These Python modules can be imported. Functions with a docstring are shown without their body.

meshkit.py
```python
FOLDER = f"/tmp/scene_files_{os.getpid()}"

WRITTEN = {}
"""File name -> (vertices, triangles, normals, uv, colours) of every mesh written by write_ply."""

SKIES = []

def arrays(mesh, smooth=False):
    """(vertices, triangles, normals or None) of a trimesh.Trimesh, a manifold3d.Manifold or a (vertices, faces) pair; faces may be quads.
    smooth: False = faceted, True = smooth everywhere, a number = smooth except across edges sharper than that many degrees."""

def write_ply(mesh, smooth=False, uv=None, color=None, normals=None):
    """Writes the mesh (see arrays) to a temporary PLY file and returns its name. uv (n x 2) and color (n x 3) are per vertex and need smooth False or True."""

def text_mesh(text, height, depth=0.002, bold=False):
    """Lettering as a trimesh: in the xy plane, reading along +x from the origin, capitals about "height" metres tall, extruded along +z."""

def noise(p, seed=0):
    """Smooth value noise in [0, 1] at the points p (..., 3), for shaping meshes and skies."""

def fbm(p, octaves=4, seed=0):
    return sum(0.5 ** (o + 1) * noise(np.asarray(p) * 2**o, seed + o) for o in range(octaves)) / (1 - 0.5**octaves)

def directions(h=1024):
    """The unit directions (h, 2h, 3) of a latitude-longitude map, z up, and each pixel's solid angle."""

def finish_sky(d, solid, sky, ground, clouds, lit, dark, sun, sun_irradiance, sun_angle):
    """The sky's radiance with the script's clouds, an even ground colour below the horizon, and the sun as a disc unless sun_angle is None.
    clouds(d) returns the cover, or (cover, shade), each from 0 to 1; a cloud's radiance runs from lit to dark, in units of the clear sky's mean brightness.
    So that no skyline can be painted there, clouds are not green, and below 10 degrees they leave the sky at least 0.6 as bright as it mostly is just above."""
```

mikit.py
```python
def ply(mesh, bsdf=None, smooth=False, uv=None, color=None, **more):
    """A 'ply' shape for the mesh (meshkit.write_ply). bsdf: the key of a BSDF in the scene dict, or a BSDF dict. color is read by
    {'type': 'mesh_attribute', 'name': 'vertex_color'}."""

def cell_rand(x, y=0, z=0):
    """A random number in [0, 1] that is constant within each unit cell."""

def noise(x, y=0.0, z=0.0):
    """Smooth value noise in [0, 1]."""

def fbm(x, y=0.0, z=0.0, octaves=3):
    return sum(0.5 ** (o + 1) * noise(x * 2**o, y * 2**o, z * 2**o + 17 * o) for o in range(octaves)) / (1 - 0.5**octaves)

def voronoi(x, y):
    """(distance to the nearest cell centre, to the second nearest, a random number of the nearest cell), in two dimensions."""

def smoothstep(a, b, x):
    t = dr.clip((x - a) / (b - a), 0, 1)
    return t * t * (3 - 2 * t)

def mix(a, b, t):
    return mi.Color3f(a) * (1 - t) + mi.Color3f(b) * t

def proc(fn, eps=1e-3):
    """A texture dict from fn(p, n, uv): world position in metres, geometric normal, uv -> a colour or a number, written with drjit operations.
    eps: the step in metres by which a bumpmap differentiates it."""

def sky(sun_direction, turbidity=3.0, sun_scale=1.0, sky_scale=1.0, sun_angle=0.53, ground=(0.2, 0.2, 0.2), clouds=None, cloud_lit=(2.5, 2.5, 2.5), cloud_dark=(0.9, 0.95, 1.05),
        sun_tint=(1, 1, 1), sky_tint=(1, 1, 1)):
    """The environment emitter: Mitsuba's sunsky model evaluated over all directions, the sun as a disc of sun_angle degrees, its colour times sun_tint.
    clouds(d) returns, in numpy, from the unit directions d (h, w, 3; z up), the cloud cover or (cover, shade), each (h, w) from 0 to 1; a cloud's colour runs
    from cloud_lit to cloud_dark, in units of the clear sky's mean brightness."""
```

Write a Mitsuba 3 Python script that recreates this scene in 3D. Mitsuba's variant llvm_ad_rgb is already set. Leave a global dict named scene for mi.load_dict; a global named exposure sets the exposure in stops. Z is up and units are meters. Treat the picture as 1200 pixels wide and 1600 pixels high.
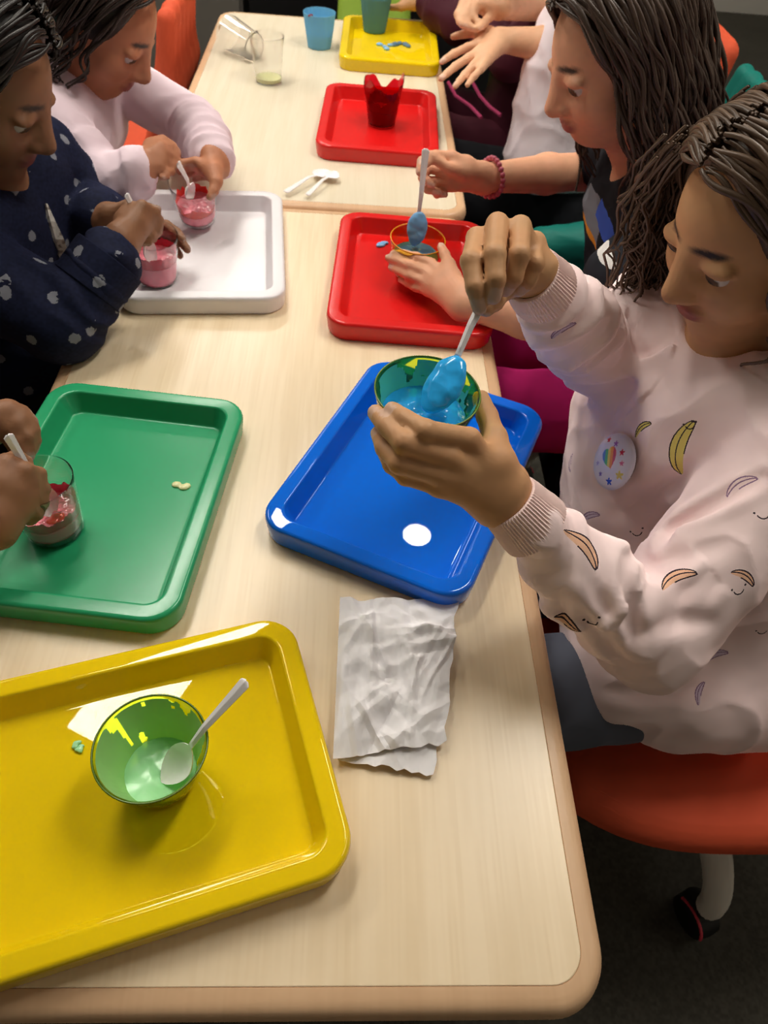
import math, random
import numpy as np, trimesh, drjit as dr, mitsuba as mi
import mikit, meshkit
from mikit import ply, proc, noise, fbm, smoothstep, mix

random.seed(7)
rng = np.random.default_rng(7)
T = mi.ScalarTransform4f
scene, labels = {}, {}

# ------------------------------------------------------------------ camera, light, exposure
CAM = np.array([0.0, 0.0, 1.3428])
RT = np.array([0.99756, -0.01302, 0.06858]); UP = np.array([-0.03482, 0.7587, 0.65051]); FW = np.array([0.0605, 0.65131, -0.75639])
scene['camera'] = {'type': 'thinlens', 'aperture_radius': 0.0013, 'focus_distance': 0.66, 'fov': 2 * math.degrees(math.atan(600 / 1141.05)), 'fov_axis': 'x', 'near_clip': 0.02, 'far_clip': 50.0,
                   'to_world': T().look_at(origin=CAM.tolist(), target=(CAM + FW).tolist(), up=UP.tolist())}
exposure = 0.5
PANEL_POWER = (17.0, 16.0, 14.2)
SPOT_POWER = (30.0, 28.0, 25.0)
CEIL = 2.7
TZ = 0.70


def srgb(r, g, b):
    return [float(((c / 255 + 0.055) / 1.055) ** 2.4 if c > 10 else c / 255 / 12.92) for c in (r, g, b)]


def rgb(c):
    return {'type': 'rgb', 'value': list(map(float, c))}


def V(x, y, h):
    return np.array([x, y, h + TZ], float)


def unit(v):
    v = np.asarray(v, float)
    return v / max(np.linalg.norm(v), 1e-12)


# ------------------------------------------------------------------ naming
def free(key):
    if key not in scene and key not in labels:
        return key
    n = 1
    while f'{key}_{n:03d}' in scene or f'{key}_{n:03d}' in labels:
        n += 1
    return f'{key}_{n:03d}'


def thing(name, label, cat, group=None):
    key = free(name)
    labels[key] = {'label': label, 'category': cat}
    if group:
        labels[key]['group'] = group
    return key


def part(parent, name, shape, label=None):
    key = free(f'{parent}__{name}')
    scene[key] = shape
    if label:
        labels[key] = {'label': label}
    return key


def single(name, shape, label, cat, group=None, kind=None):
    key = thing(name, label, cat, group)
    scene[key] = shape
    if kind:
        labels[key]['kind'] = kind
    return key


def struct(name, shape, label, parent=None):
    key = free(f'{parent}__{name}' if parent else name)
    scene[key] = shape
    if not parent:
        labels[key] = {'label': label, 'category': name.split('_')[0], 'kind': 'structure'}
    return key


# ------------------------------------------------------------------ materials
def mat(name, color, rough=0.5, spec=0.5, two=True, **kw):
    b = {'type': 'principled', 'base_color': color if isinstance(color, dict) else rgb(color), 'roughness': rough, 'specular': spec, **kw}
    scene[name] = {'type': 'twosided', 'b': b} if two else b
    return name


def plastic(name, c, rough=0.16):
    return mat(name, c, rough, 0.5)


def tray_plastic(name, c, alpha):
    b = {'type': 'plastic', 'diffuse_reflectance': rgb(c), 'int_ior': 1.5} if not alpha else {'type': 'roughplastic', 'diffuse_reflectance': rgb(c), 'int_ior': 1.5, 'alpha': alpha, 'distribution': 'ggx'}
    scene[name] = {'type': 'twosided', 'b': b}
    return name


VC = {'type': 'mesh_attribute', 'name': 'vertex_color'}
mat('skin', VC, 0.52, 0.35)
mat('vertex_cloth', VC, 0.9, 0.15)
mat('hair_material', VC, 0.42, 0.4)
tray_plastic('tray_yellow', srgb(234, 202, 14), 0)
tray_plastic('tray_green', srgb(40, 158, 106), 0.05)
tray_plastic('tray_blue', srgb(10, 100, 214), 0)
tray_plastic('tray_red', srgb(218, 26, 26), 0.06)
tray_plastic('tray_white', srgb(243, 240, 245), 0.12)
plastic('white_plastic', srgb(232, 230, 232), 0.25)
plastic('black_plastic', srgb(18, 18, 19), 0.4)
plastic('pink_plastic', srgb(210, 60, 80), 0.4)
plastic('chair_white', srgb(214, 208, 200), 0.35)
mat('paper', srgb(226, 224, 226), 0.95, 0.1)
mat('grey_metal', srgb(90, 90, 92), 0.35, 0.5, metallic=0.6)


def laminate(ca, cb, sc=1.0):
    def fn(p, n, uv):
        g = fbm(p.x * 60, p.y * 3.2, 0.0, 3)
        f = noise(p.x * 420, p.y * 18, 3.0)
        b = noise(p.x * 5, p.y * 0.9, 7.0)
        return mix(ca, cb, dr.clip(0.25 + (g - 0.5) * 0.9 + (f - 0.5) * 0.35 + (b - 0.5) * 0.35, 0, 1))
    return proc(fn)


mat('laminate_maple', laminate(srgb(232, 212, 180), srgb(216, 192, 154)), 0.3, 0.45)
mat('laminate_pale', laminate(srgb(216, 206, 184), srgb(206, 194, 168)), 0.25, 0.5)
mat('edge_tan', laminate(srgb(206, 170, 134), srgb(196, 158, 122)), 0.35, 0.4)


def carpet(p, n, uv):
    return mix(srgb(60, 58, 53), srgb(88, 86, 78), dr.clip(fbm(p.x * 180, p.y * 180, 0.0, 2) * 0.7 + 0.4 * (fbm(p.x * 4, p.y * 4, 0.0, 3) - 0.4), 0, 1))


mat('carpet_material', proc(carpet), 0.95, 0.1)
mat('wall_paint', srgb(196, 192, 184), 0.8, 0.2)
mat('ceiling_paint', srgb(222, 220, 214), 0.9, 0.1)
mat('chair_orange', srgb(206, 84, 54), 0.75, 0.25)
mat('chair_teal', srgb(16, 110, 100), 0.6, 0.3)
mat('chair_lime', srgb(140, 170, 60), 0.6, 0.3)
mat('dark_cabinet', srgb(14, 14, 16), 0.5, 0.3)
mat('grey_locker', srgb(96, 92, 86), 0.6, 0.3)


def glassy(name, tint, ior=1.46):
    scene[name] = {'type': 'dielectric', 'int_ior': ior, 'ext_ior': 1.0, 'specular_transmittance': rgb(tint)}
    return name


glassy('cup_clear', (0.985, 0.985, 0.985))
glassy('cup_lime', (0.80, 0.93, 0.22))
glassy('cup_wine', (0.80, 0.10, 0.16))
glassy('cup_amber', (0.93, 0.86, 0.30))


mat('rim_lime', srgb(84, 112, 30), 0.2)
mat('rim_amber', srgb(226, 150, 30), 0.2)


def slimy(name, c, rough=0.18, trans=0.0, spec=0.5):
    if trans:
        scene[name] = {'type': 'principledthin', 'base_color': rgb(c), 'roughness': rough, 'diff_trans': trans, 'eta': 1.45}
    else:
        mat(name, c, rough, spec)
    return name


slimy('slime_mint', srgb(164, 226, 170), 0.22)
slimy('slime_mint_thin', srgb(168, 222, 146), 0.2, 0.5)
slimy('slime_blue', srgb(44, 166, 236), 0.14)
slimy('slime_blue_thin', srgb(84, 200, 204), 0.2, 0.4)
slimy('slime_green', srgb(84, 196, 130), 0.15)
slimy('slime_lime', srgb(130, 196, 50), 0.2)
slimy('slime_steel', srgb(78, 112, 140), 0.15)
slimy('slime_sky', srgb(120, 176, 226), 0.18)
slimy('slime_pink', srgb(240, 132, 150), 0.14)
slimy('slime_rose', srgb(206, 60, 84), 0.16)
slimy('slime_red', srgb(222, 70, 60), 0.16)
slimy('slime_pale', srgb(214, 214, 160), 0.2)
slimy('slime_wine', srgb(120, 16, 34), 0.12)
slimy('slime_aqua', srgb(140, 208, 238), 0.3, 0.8)
slimy('slime_teal', srgb(96, 146, 156), 0.3, 0.4)


# ------------------------------------------------------------------ mesh helpers
def grid_faces(nu, nv, wrap_u=False):
    f = []
    for i in range(nu if wrap_u else nu - 1):
        a = i * nv
        b = ((i + 1) % nu) * nv
        j = np.arange(nv - 1)
        f.append(np.stack([a + j, b + j, b + j + 1, a + j + 1], 1))
    return np.vstack(f)


def lathe(profile, n=64, axis_tf=None):
    """profile: (r, z) closed outline or open; r == 0 ends close themselves."""
    pr = np.asarray(profile, float)
    a = np.linspace(0, 2 * math.pi, n, endpoint=False)
    v = np.stack([np.outer(np.cos(a), pr[:, 0]), np.outer(np.sin(a), pr[:, 0]), np.tile(pr[:, 1], (n, 1))], -1).reshape(-1, 3)
    f = grid_faces(n, len(pr), True)
    m = trimesh.Trimesh(v, np.vstack([f[:, [0, 1, 2]], f[:, [0, 2, 3]]]), process=False)
    m.merge_vertices(digits_vertex=7)
    m.update_faces(m.nondegenerate_faces())
    m.fix_normals() if m.is_watertight else None
    return m


def tube(points, r, n=8, caps=True):
    P = np.asarray(points, float)
    r = np.broadcast_to(np.asarray(r, float), (len(P),))
    d = np.gradient(P, axis=0)
    d /= np.linalg.norm(d, axis=1, keepdims=True) + 1e-12
    ref = np.array([0.3, 0.2, 0.93]) if abs(d[0] @ np.array([0.3, 0.2, 0.93])) < 0.9 else np.array([1.0, 0, 0])
    a = np.linspace(0, 2 * math.pi, n, endpoint=False)
    rings = []
    u = unit(np.cross(d[0], ref))
    for i in range(len(P)):
        u = unit(u - d[i] * (u @ d[i]))
        w = np.cross(d[i], u)
        rings.append(P[i] + r[i] * (np.outer(np.cos(a), u) + np.outer(np.sin(a), w)))
    v = np.vstack(rings)
    i, j = (q.ravel() for q in np.meshgrid(np.arange(len(P) - 1), np.arange(n), indexing='ij'))
    k = (j + 1) % n
    f = np.vstack([np.stack([i * n + j, i * n + k, (i + 1) * n + k], 1), np.stack([i * n + j, (i + 1) * n + k, (i + 1) * n + j], 1)])
    if caps:
        v = np.vstack([v, P[0], P[-1]])
        c0, c1 = len(v) - 2, len(v) - 1
        e = (len(P) - 1) * n
        j = np.arange(n)
        k = (j + 1) % n
        f = np.vstack([f, np.stack([np.full(n, c0), k, j], 1), np.stack([np.full(n, c1), e + j, e + k], 1)])
    return trimesh.Trimesh(v, f, process=False)


def rrect(hx, hy, r, n=10):
    out = []
    for cx, cy, a0 in ((hx - r, hy - r, 0), (-hx + r, hy - r, 90), (-hx + r, -hy + r, 180), (hx - r, -hy + r, 270)):
        for t in np.linspace(a0, a0 + 90, n):
            out.append((cx + r * math.cos(math.radians(t)), cy + r * math.sin(math.radians(t))))
    return np.array(out)


def ring_mesh(rings, closed_start=True, closed_end=True, loop=False):
    """rings: list of (n, 3) outlines, skinned in order."""
    n = len(rings[0])
    v = np.vstack(rings)
    f = []
    idx = list(range(len(rings)))
    pairs = list(zip(idx[:-1], idx[1:])) + ([(idx[-1], 0)] if loop else [])
    j = np.arange(n)
    k = (j + 1) % n
    for a, b in pairs:
        f.append(np.stack([a * n + j, a * n + k, b * n + k], 1))
        f.append(np.stack([a * n + j, b * n + k, b * n + j], 1))
    f = np.vstack(f)
    if not loop:
        if closed_start:
            v = np.vstack([v, rings[0].mean(0)])
            f = np.vstack([f, np.stack([np.full(n, len(v) - 1), k, j], 1)])
        if closed_end:
            v = np.vstack([v, rings[-1].mean(0)])
            e = (len(rings) - 1) * n
            f = np.vstack([f, np.stack([np.full(n, len(v) - 1), e + j, e + k], 1)])
    m = trimesh.Trimesh(v, f, process=False)
    if m.is_watertight and m.volume < 0:
        m.invert()
    return m


def box(lo, hi, bevel=0.004):
    lo, hi = np.asarray(lo, float), np.asarray(hi, float)
    c, h = (lo + hi) / 2, (hi - lo) / 2
    b = min(bevel, *(h * 0.45))
    rings = []
    for z, o in ((-h[2], b), (-h[2] + b, 0), (h[2] - b, 0), (h[2], b)):
        rr = rrect(h[0] - o, h[1] - o, b, 3)
        rings.append(np.column_stack([rr, np.full(len(rr), z)]) + c)
    return ring_mesh(rings)


def moved(m, R=None, t=(0, 0, 0)):
    m = m.copy()
    v = m.vertices if R is None else m.vertices @ np.asarray(R).T
    m.vertices = v + np.asarray(t)
    return m


def frame(z, x=(1, 0, 0)):
    """rotation whose third column is z and whose first is near x"""
    z = unit(z)
    x = np.asarray(x, float)
    x = unit(x - z * (x @ z))
    return np.column_stack([x, np.cross(z, x), z])


# ------------------------------------------------------------------ signed distance fields
class Field:
    def __init__(self, res):
        self.res, self.ops, self.warps = res, [], []

    def cone(self, a, b, ra, rb=None, k=0.0, neg=False):
        rb = ra if rb is None else rb
        a, b = np.asarray(a, float), np.asarray(b, float)
        self.ops.append(('cone', (a, b, ra, rb), k, neg, np.minimum(a - ra, b - rb), np.maximum(a + ra, b + rb)))

    def chain(self, pts, r, k=0.0):
        for i in range(len(pts) - 1):
            self.cone(pts[i], pts[i + 1], r[i], r[i + 1], k)

    def ell(self, c, rad, R=None, k=0.0, neg=False):
        c, rad = np.asarray(c, float), np.asarray(rad, float)
        R = np.eye(3) if R is None else R
        e = np.sqrt(((R * rad) ** 2).sum(1))
        self.ops.append(('ell', (c, rad, R), k, neg, c - e, c + e))

    def plane(self, p, n, k=0.0):
        """cut away the side that n points to"""
        self.ops.append(('plane', (np.asarray(p, float), unit(n)), k, True, None, None))

    def warp(self, fn, lo=None, hi=None):
        self.warps.append(fn)

    def mesh(self):
        res = self.res
        pos = [o for o in self.ops if not o[3]]
        lo = np.min([o[4] for o in pos], 0) - 0.03
        hi = np.max([o[5] for o in pos], 0) + 0.03
        n = np.ceil((hi - lo) / res).astype(int) + 1
        F = np.full(n, 0.05, np.float32)
        ax = [(lo[i] + res * np.arange(n[i])).astype(np.float32) for i in range(3)]
        for kind, pr, k, neg, a, b in self.ops:
            if a is None:
                sl = tuple(slice(0, n[i]) for i in range(3))
            else:
                mg = max(2.5 * res, k + 2 * res, 0.012)
                i0 = np.clip(np.floor((a - mg - lo) / res).astype(int), 0, n - 1)
                i1 = np.clip(np.ceil((b + mg - lo) / res).astype(int) + 1, 1, n)
                sl = tuple(slice(i0[i], i1[i]) for i in range(3))
            X, Y, Z = ax[0][sl[0]][:, None, None], ax[1][sl[1]][None, :, None], ax[2][sl[2]][None, None, :]
            if kind == 'cone':
                p, q, ra, rb = pr
                d = q - p
                L = max(d @ d, 1e-12)
                h = np.clip(((X - p[0]) * d[0] + (Y - p[1]) * d[1] + (Z - p[2]) * d[2]) / np.float32(L), 0, 1).astype(np.float32)
                D = np.sqrt((X - p[0] - h * d[0]) ** 2 + (Y - p[1] - h * d[1]) ** 2 + (Z - p[2] - h * d[2]) ** 2) - (ra + (rb - ra) * h)
            elif kind == 'ell':
                c, rad, R = pr
                dx, dy, dz = X - c[0], Y - c[1], Z - c[2]
                q = [(dx * R[0, j] + dy * R[1, j] + dz * R[2, j]) for j in range(3)]
                k0 = np.sqrt(sum((q[j] / rad[j]) ** 2 for j in range(3)))
                k1 = np.sqrt(sum((q[j] / rad[j] ** 2) ** 2 for j in range(3)))
                D = k0 * (k0 - 1) / np.maximum(k1, 1e-6)
            else:
                p, nn = pr
                D = -((X - p[0]) * nn[0] + (Y - p[1]) * nn[1] + (Z - p[2]) * nn[2])
            S = F[sl]
            D = D.astype(np.float32)
            if neg:
                D = -D
                m = np.maximum(S, D)
                if k:
                    m = m + np.maximum(k - np.abs(S - D), 0) ** 2 / (4 * k)
            else:
                m = np.minimum(S, D)
                if k:
                    m = m - np.maximum(k - np.abs(S - D), 0) ** 2 / (4 * k)
            F[sl] = m
        if self.warps:
            near = np.argwhere(np.abs(F) < 0.028)
            P = lo + near * res
            add = sum(w(P) for w in self.warps)
            F[near[:, 0], near[:, 1], near[:, 2]] += add.astype(np.float32)
        return nets(F, lo, res)


def nets(F, lo, res):
    ins = F < 0
    nx, ny, nz = F.shape
    cnt = np.zeros((nx - 1, ny - 1, nz - 1), np.int8)
    for dx in (0, 1):
        for dy in (0, 1):
            for dz in (0, 1):
                cnt += ins[dx:nx - 1 + dx, dy:ny - 1 + dy, dz:nz - 1 + dz]
    cells = np.argwhere((cnt > 0) & (cnt < 8))
    ident = np.full(cnt.shape, -1, np.int32)
    ident[cells[:, 0], cells[:, 1], cells[:, 2]] = np.arange(len(cells))
    acc, num = np.zeros((len(cells), 3)), np.zeros(len(cells))
    for axis in range(3):
        o1, o2 = [i for i in range(3) if i != axis]
        for s in (0, 1):
            for t in (0, 1):
                a = cells.copy()
                a[:, o1] += s
                a[:, o2] += t
                b = a.copy()
                b[:, axis] += 1
                fa, fb = F[tuple(a.T)].astype(float), F[tuple(b.T)].astype(float)
                cr = (fa < 0) != (fb < 0)
                w = fa[cr] / (fa[cr] - fb[cr])
                pt = a[cr].astype(float)
                pt[:, axis] += w
                acc[cr] += pt
                num[cr] += 1
    v = lo + res * acc / num[:, None]
    quads = []
    for axis in range(3):
        o1, o2 = [(1, 2), (2, 0), (0, 1)][axis]
        sl0, sl1 = [slice(None)] * 3, [slice(None)] * 3
        sl0[axis], sl1[axis] = slice(0, -1), slice(1, None)
        A, B = ins[tuple(sl0)], ins[tuple(sl1)]
        e = np.argwhere(A != B)
        e = e[(e[:, o1] > 0) & (e[:, o2] > 0) & (e[:, o1] < F.shape[o1] - 1) & (e[:, o2] < F.shape[o2] - 1)]
        flip = ~A[tuple(e.T)]
        c = []
        for s, t in ((-1, -1), (0, -1), (0, 0), (-1, 0)):
            q = e.copy()
            q[:, o1] += s
            q[:, o2] += t
            c.append(ident[tuple(q.T)])
        c = np.stack(c, 1)
        c[flip] = c[flip][:, ::-1]
        quads.append(c)
    q = np.vstack(quads)
    return trimesh.Trimesh(v, np.vstack([q[:, [0, 1, 2]], q[:, [0, 2, 3]]]), process=False)


# ------------------------------------------------------------------ room
def sheet(lo, hi, m):
    return ply(box(lo, hi, 0.002), m)


RX0, RX1, RY0, RY1 = -3.2, 2.8, -2.2, 5.6
struct('floor', sheet((RX0, RY0, -0.05), (RX1, RY1, 0), 'carpet_material'), 'dark grey carpeted floor under the tables')
struct('ceiling', sheet((RX0, RY0, CEIL), (RX1, RY1, CEIL + 0.05), 'ceiling_paint'), 'white ceiling above the room')
struct('wall_back', sheet((RX0, RY1, 0), (RX1, RY1 + 0.1, CEIL), 'wall_paint'), 'pale wall at the far end of the room')
struct('wall_front', sheet((RX0, RY0 - 0.1, 0), (RX1, RY0, CEIL), 'wall_paint'), 'pale wall at the near end of the room')
struct('wall_left', sheet((RX0 - 0.1, RY0, 0), (RX0, RY1, CEIL), 'wall_paint'), 'pale wall on the left of the room')
struct('wall_right', sheet((RX1, RY0, 0), (RX1 + 0.1, RY1, CEIL), 'wall_paint'), 'pale wall on the right of the room')

# long ceiling panels: the one mirrored in the yellow tray and its neighbours
PD = unit([0.43, 0.903, 0])
PS = np.array([PD[1], -PD[0], 0])


def ceiling_panel(corner, label, power, wdt=0.30, lng=1.2):
    """corner: the panel's near left corner at the ceiling"""
    k = thing('ceiling_light', label, 'ceiling light', 'long light panels on the ceiling')
    c = np.array([corner[0], corner[1], CEIL - 0.012]) + PD * lng / 2 + PS * wdt / 2
    R = np.column_stack([PS, PD, [0, 0, 1]])
    r = rrect(wdt / 2, lng / 2, 0.01, 3)
    outer = rrect(wdt / 2 + 0.02, lng / 2 + 0.02, 0.015, 3)
    z = lambda o, h: np.column_stack([o, np.full(len(o), h)])
    fr = ring_mesh([z(r, -0.008), z(outer, -0.008), z(outer, 0.011), z(r, 0.011)], loop=True)
    part(k, 'frame', ply(moved(fr, R, c), 'white_plastic'))
    em = trimesh.Trimesh(np.vstack([z(r, 0.0), [[0, 0, 0]]]), [[len(r), (i + 1) % len(r), i] for i in range(len(r))], process=False)
    part(k, 'diffuser', {**ply(moved(em, R, c), 'white_plastic'), 'emitter': {'type': 'area', 'radiance': rgb(power)}})


PC = np.array([-0.973, 1.159])
for i, (u, w, lab) in enumerate([(0, 0, 'long white ceiling light panel above the left side of the far table'), (-0.95, 1.8, 'long white ceiling light panel toward the back wall'),
                                 (1.5, 0.35, 'long white ceiling light panel above the right side of the far table'), (-1.5, -0.2, 'long white ceiling light panel near the left wall'), (2.75, 0.15, 'long white ceiling light panel near the right wall')]):
    q = PC + PS[:2] * u + PD[:2] * w
    ceiling_panel(q, lab, np.array(PANEL_POWER) * (0.22 if i == 4 else 1.0))

spot = thing('downlight', 'small round downlight in the ceiling beyond the tables', 'downlight')
part(spot, 'trim_ring', ply(moved(lathe([(0.066, -0.006), (0.085, -0.004), (0.085, 0.012), (0.066, 0.012), (0.066, -0.006)], 40), None, (0.36, 2.12, CEIL - 0.013)), 'white_plastic'))
dsk = trimesh.creation.cylinder(0.064, 0.004, sections=40)
part(spot, 'lens', {**ply(moved(dsk, None, (0.36, 2.12, CEIL - 0.008)), 'white_plastic'), 'emitter': {'type': 'area', 'radiance': rgb(SPOT_POWER)}})


# ------------------------------------------------------------------ tables
def table(x0, x1, y0, y1, top, label, group=None):
    k = thing('table', label, 'table', group)
    cx, cy, hx, hy = (x0 + x1) / 2, (y0 + y1) / 2, (x1 - x0) / 2, (y1 - y0) / 2
    z = lambda o, h: np.column_stack([o + [cx, cy], np.full(len(o), h + TZ)])
    E = 0.020
    rr = lambda off, r: rrect(hx - off, hy - off, r, 12)
    part(k, 'tabletop', ply(ring_mesh([z(rr(E, 0.026), -0.027), z(rr(E, 0.026), -0.0004), z(rr(E + 0.0006, 0.0256), 0.0)]), top, smooth=30))
    prof = [(E, -0.028), (0.008, -0.028), (0.003, -0.025), (0.0006, -0.020), (0, -0.014), (0.0012, -0.008), (0.004, -0.0035), (0.008, -0.0012), (0.013, -0.0003), (E - 0.0006, -0.0001), (E, -0.0012)]
    part(k, 'edge_band', ply(ring_mesh([z(rr(o, max(0.046 - o, 0.02)), h) for o, h in prof], loop=True), 'edge_tan', smooth=40), 'tan rounded edge band')
    for sx in (-1, 1):
        for sy in (-1, 1):
            px, py = cx + sx * (hx - 0.07), cy + sy * (hy - 0.09)
            part(k, 'leg', ply(tube([(px, py, TZ - 0.03), (px, py, 0.012)], 0.02, 16), 'grey_metal', smooth=40))
    part(k, 'apron', ply(box((x0 + 0.08, y0 + 0.1, TZ - 0.07), (x1 - 0.08, y1 - 0.1, TZ - 0.03)), 'grey_metal'))


table(-0.385, 0.2194, 0.0665, 1.2665, 'laminate_maple', 'near maple laminate table with rounded tan edge holding the green and blue trays')
table(-0.371, 0.2160, 1.2685, 2.335, 'laminate_pale', 'paler laminate table beyond the seam, holding two forks and the light blue cup')


# ------------------------------------------------------------------ trays
def tray_mesh(hx, hy):
    prof = [(0.040, 0.0045), (0.034, 0.0045), (0.0305, 0.0045), (0.0292, 0.0050), (0.0282, 0.0064), (0.0200, 0.0278), (0.0192, 0.0291), (0.0180, 0.0298), (0.0165, 0.0300), (0.0050, 0.0296), (0.0028, 0.0290),
            (0.0012, 0.0276), (0.0004, 0.0258), (0.0, 0.0225), (0.0022, 0.0025), (0.0032, 0.0008), (0.0050, 0.0002), (0.008, 0.0002)]
    rings = []
    for o, h in prof:
        rr = rrect(hx - o, hy - o, max(0.034 - o * 0.75, 0.006), 14)
        rings.append(np.column_stack([rr, np.full(len(rr), h)]))
    return ring_mesh(rings)


TRAY_L, TRAY_W = 0.330, 0.244


def tray(x, y, deg, m, label, wide=False, scale=1.0):
    me = tray_mesh(*((TRAY_L / 2, TRAY_W / 2) if wide else (TRAY_W / 2, TRAY_L / 2)))
    a = math.radians(deg)
    R = np.array([[math.cos(a), -math.sin(a), 0], [math.sin(a), math.cos(a), 0], [0, 0, 1]])
    return single('tray', ply(moved(me, R, (x, y, TZ + 0.0003)), m, smooth=35), label, 'tray', 'plastic trays on the tables')


tray(-0.167, 0.229, 17.2, 'tray_yellow', 'yellow plastic tray under the green cup with a white spoon', True)
tray(-0.258, 0.553, -6.0, 'tray_green', 'green plastic tray on the near table')
tray(0.086, 0.609, -24.2, 'tray_blue', 'blue plastic tray set askew beneath the child in pink')
tray(-0.226, 1.086, 5.46, 'tray_white', 'white plastic tray holding two cups of pink slime')
tray(0.099, 1.036, -2.8, 'tray_red', 'red plastic tray under the bare arm and the amber cup')
tray(0.054, 1.616, -2.2, 'tray_red', 'red plastic tray holding only a jagged dark red cup')
tray(0.084, 2.103, -1.1, 'tray_yellow', 'yellow plastic tray at the far end holding a teal cup')


# ------------------------------------------------------------------ cups
def cup_profile(rt, rb, h, t=0.0011, curve=0.0):
    """closed outline of a thin walled tumbler, base at z = 0"""
    zs = np.linspace(0, 1, 12)
    out = [(rb + (rt - rb) * (s + curve * s * (1 - s)), 0.0012 + (h - 0.0012) * s) for s in zs]
    rin = lambda s: rb + (rt - rb) * (s + curve * s * (1 - s)) - t
    inn = [(rin(s), 0.0028 + (h - 0.0028) * s) for s in zs[::-1]]
    return [(0, 0.0005), (rb * 0.8, 0.0005), (rb - 0.001, 0.0)] + out + [(rt - t * 0.5, h + t * 0.5)] + inn + [(0, 0.0028)]


def cup_inner(rt, rb, h, z, t=0.0011, curve=0.0):
    s = np.clip((np.asarray(z) - 0.0028) / (h - 0.0028), 0, 1)
    return rb + (rt - rb) * (s + curve * s * (1 - s)) - t


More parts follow.
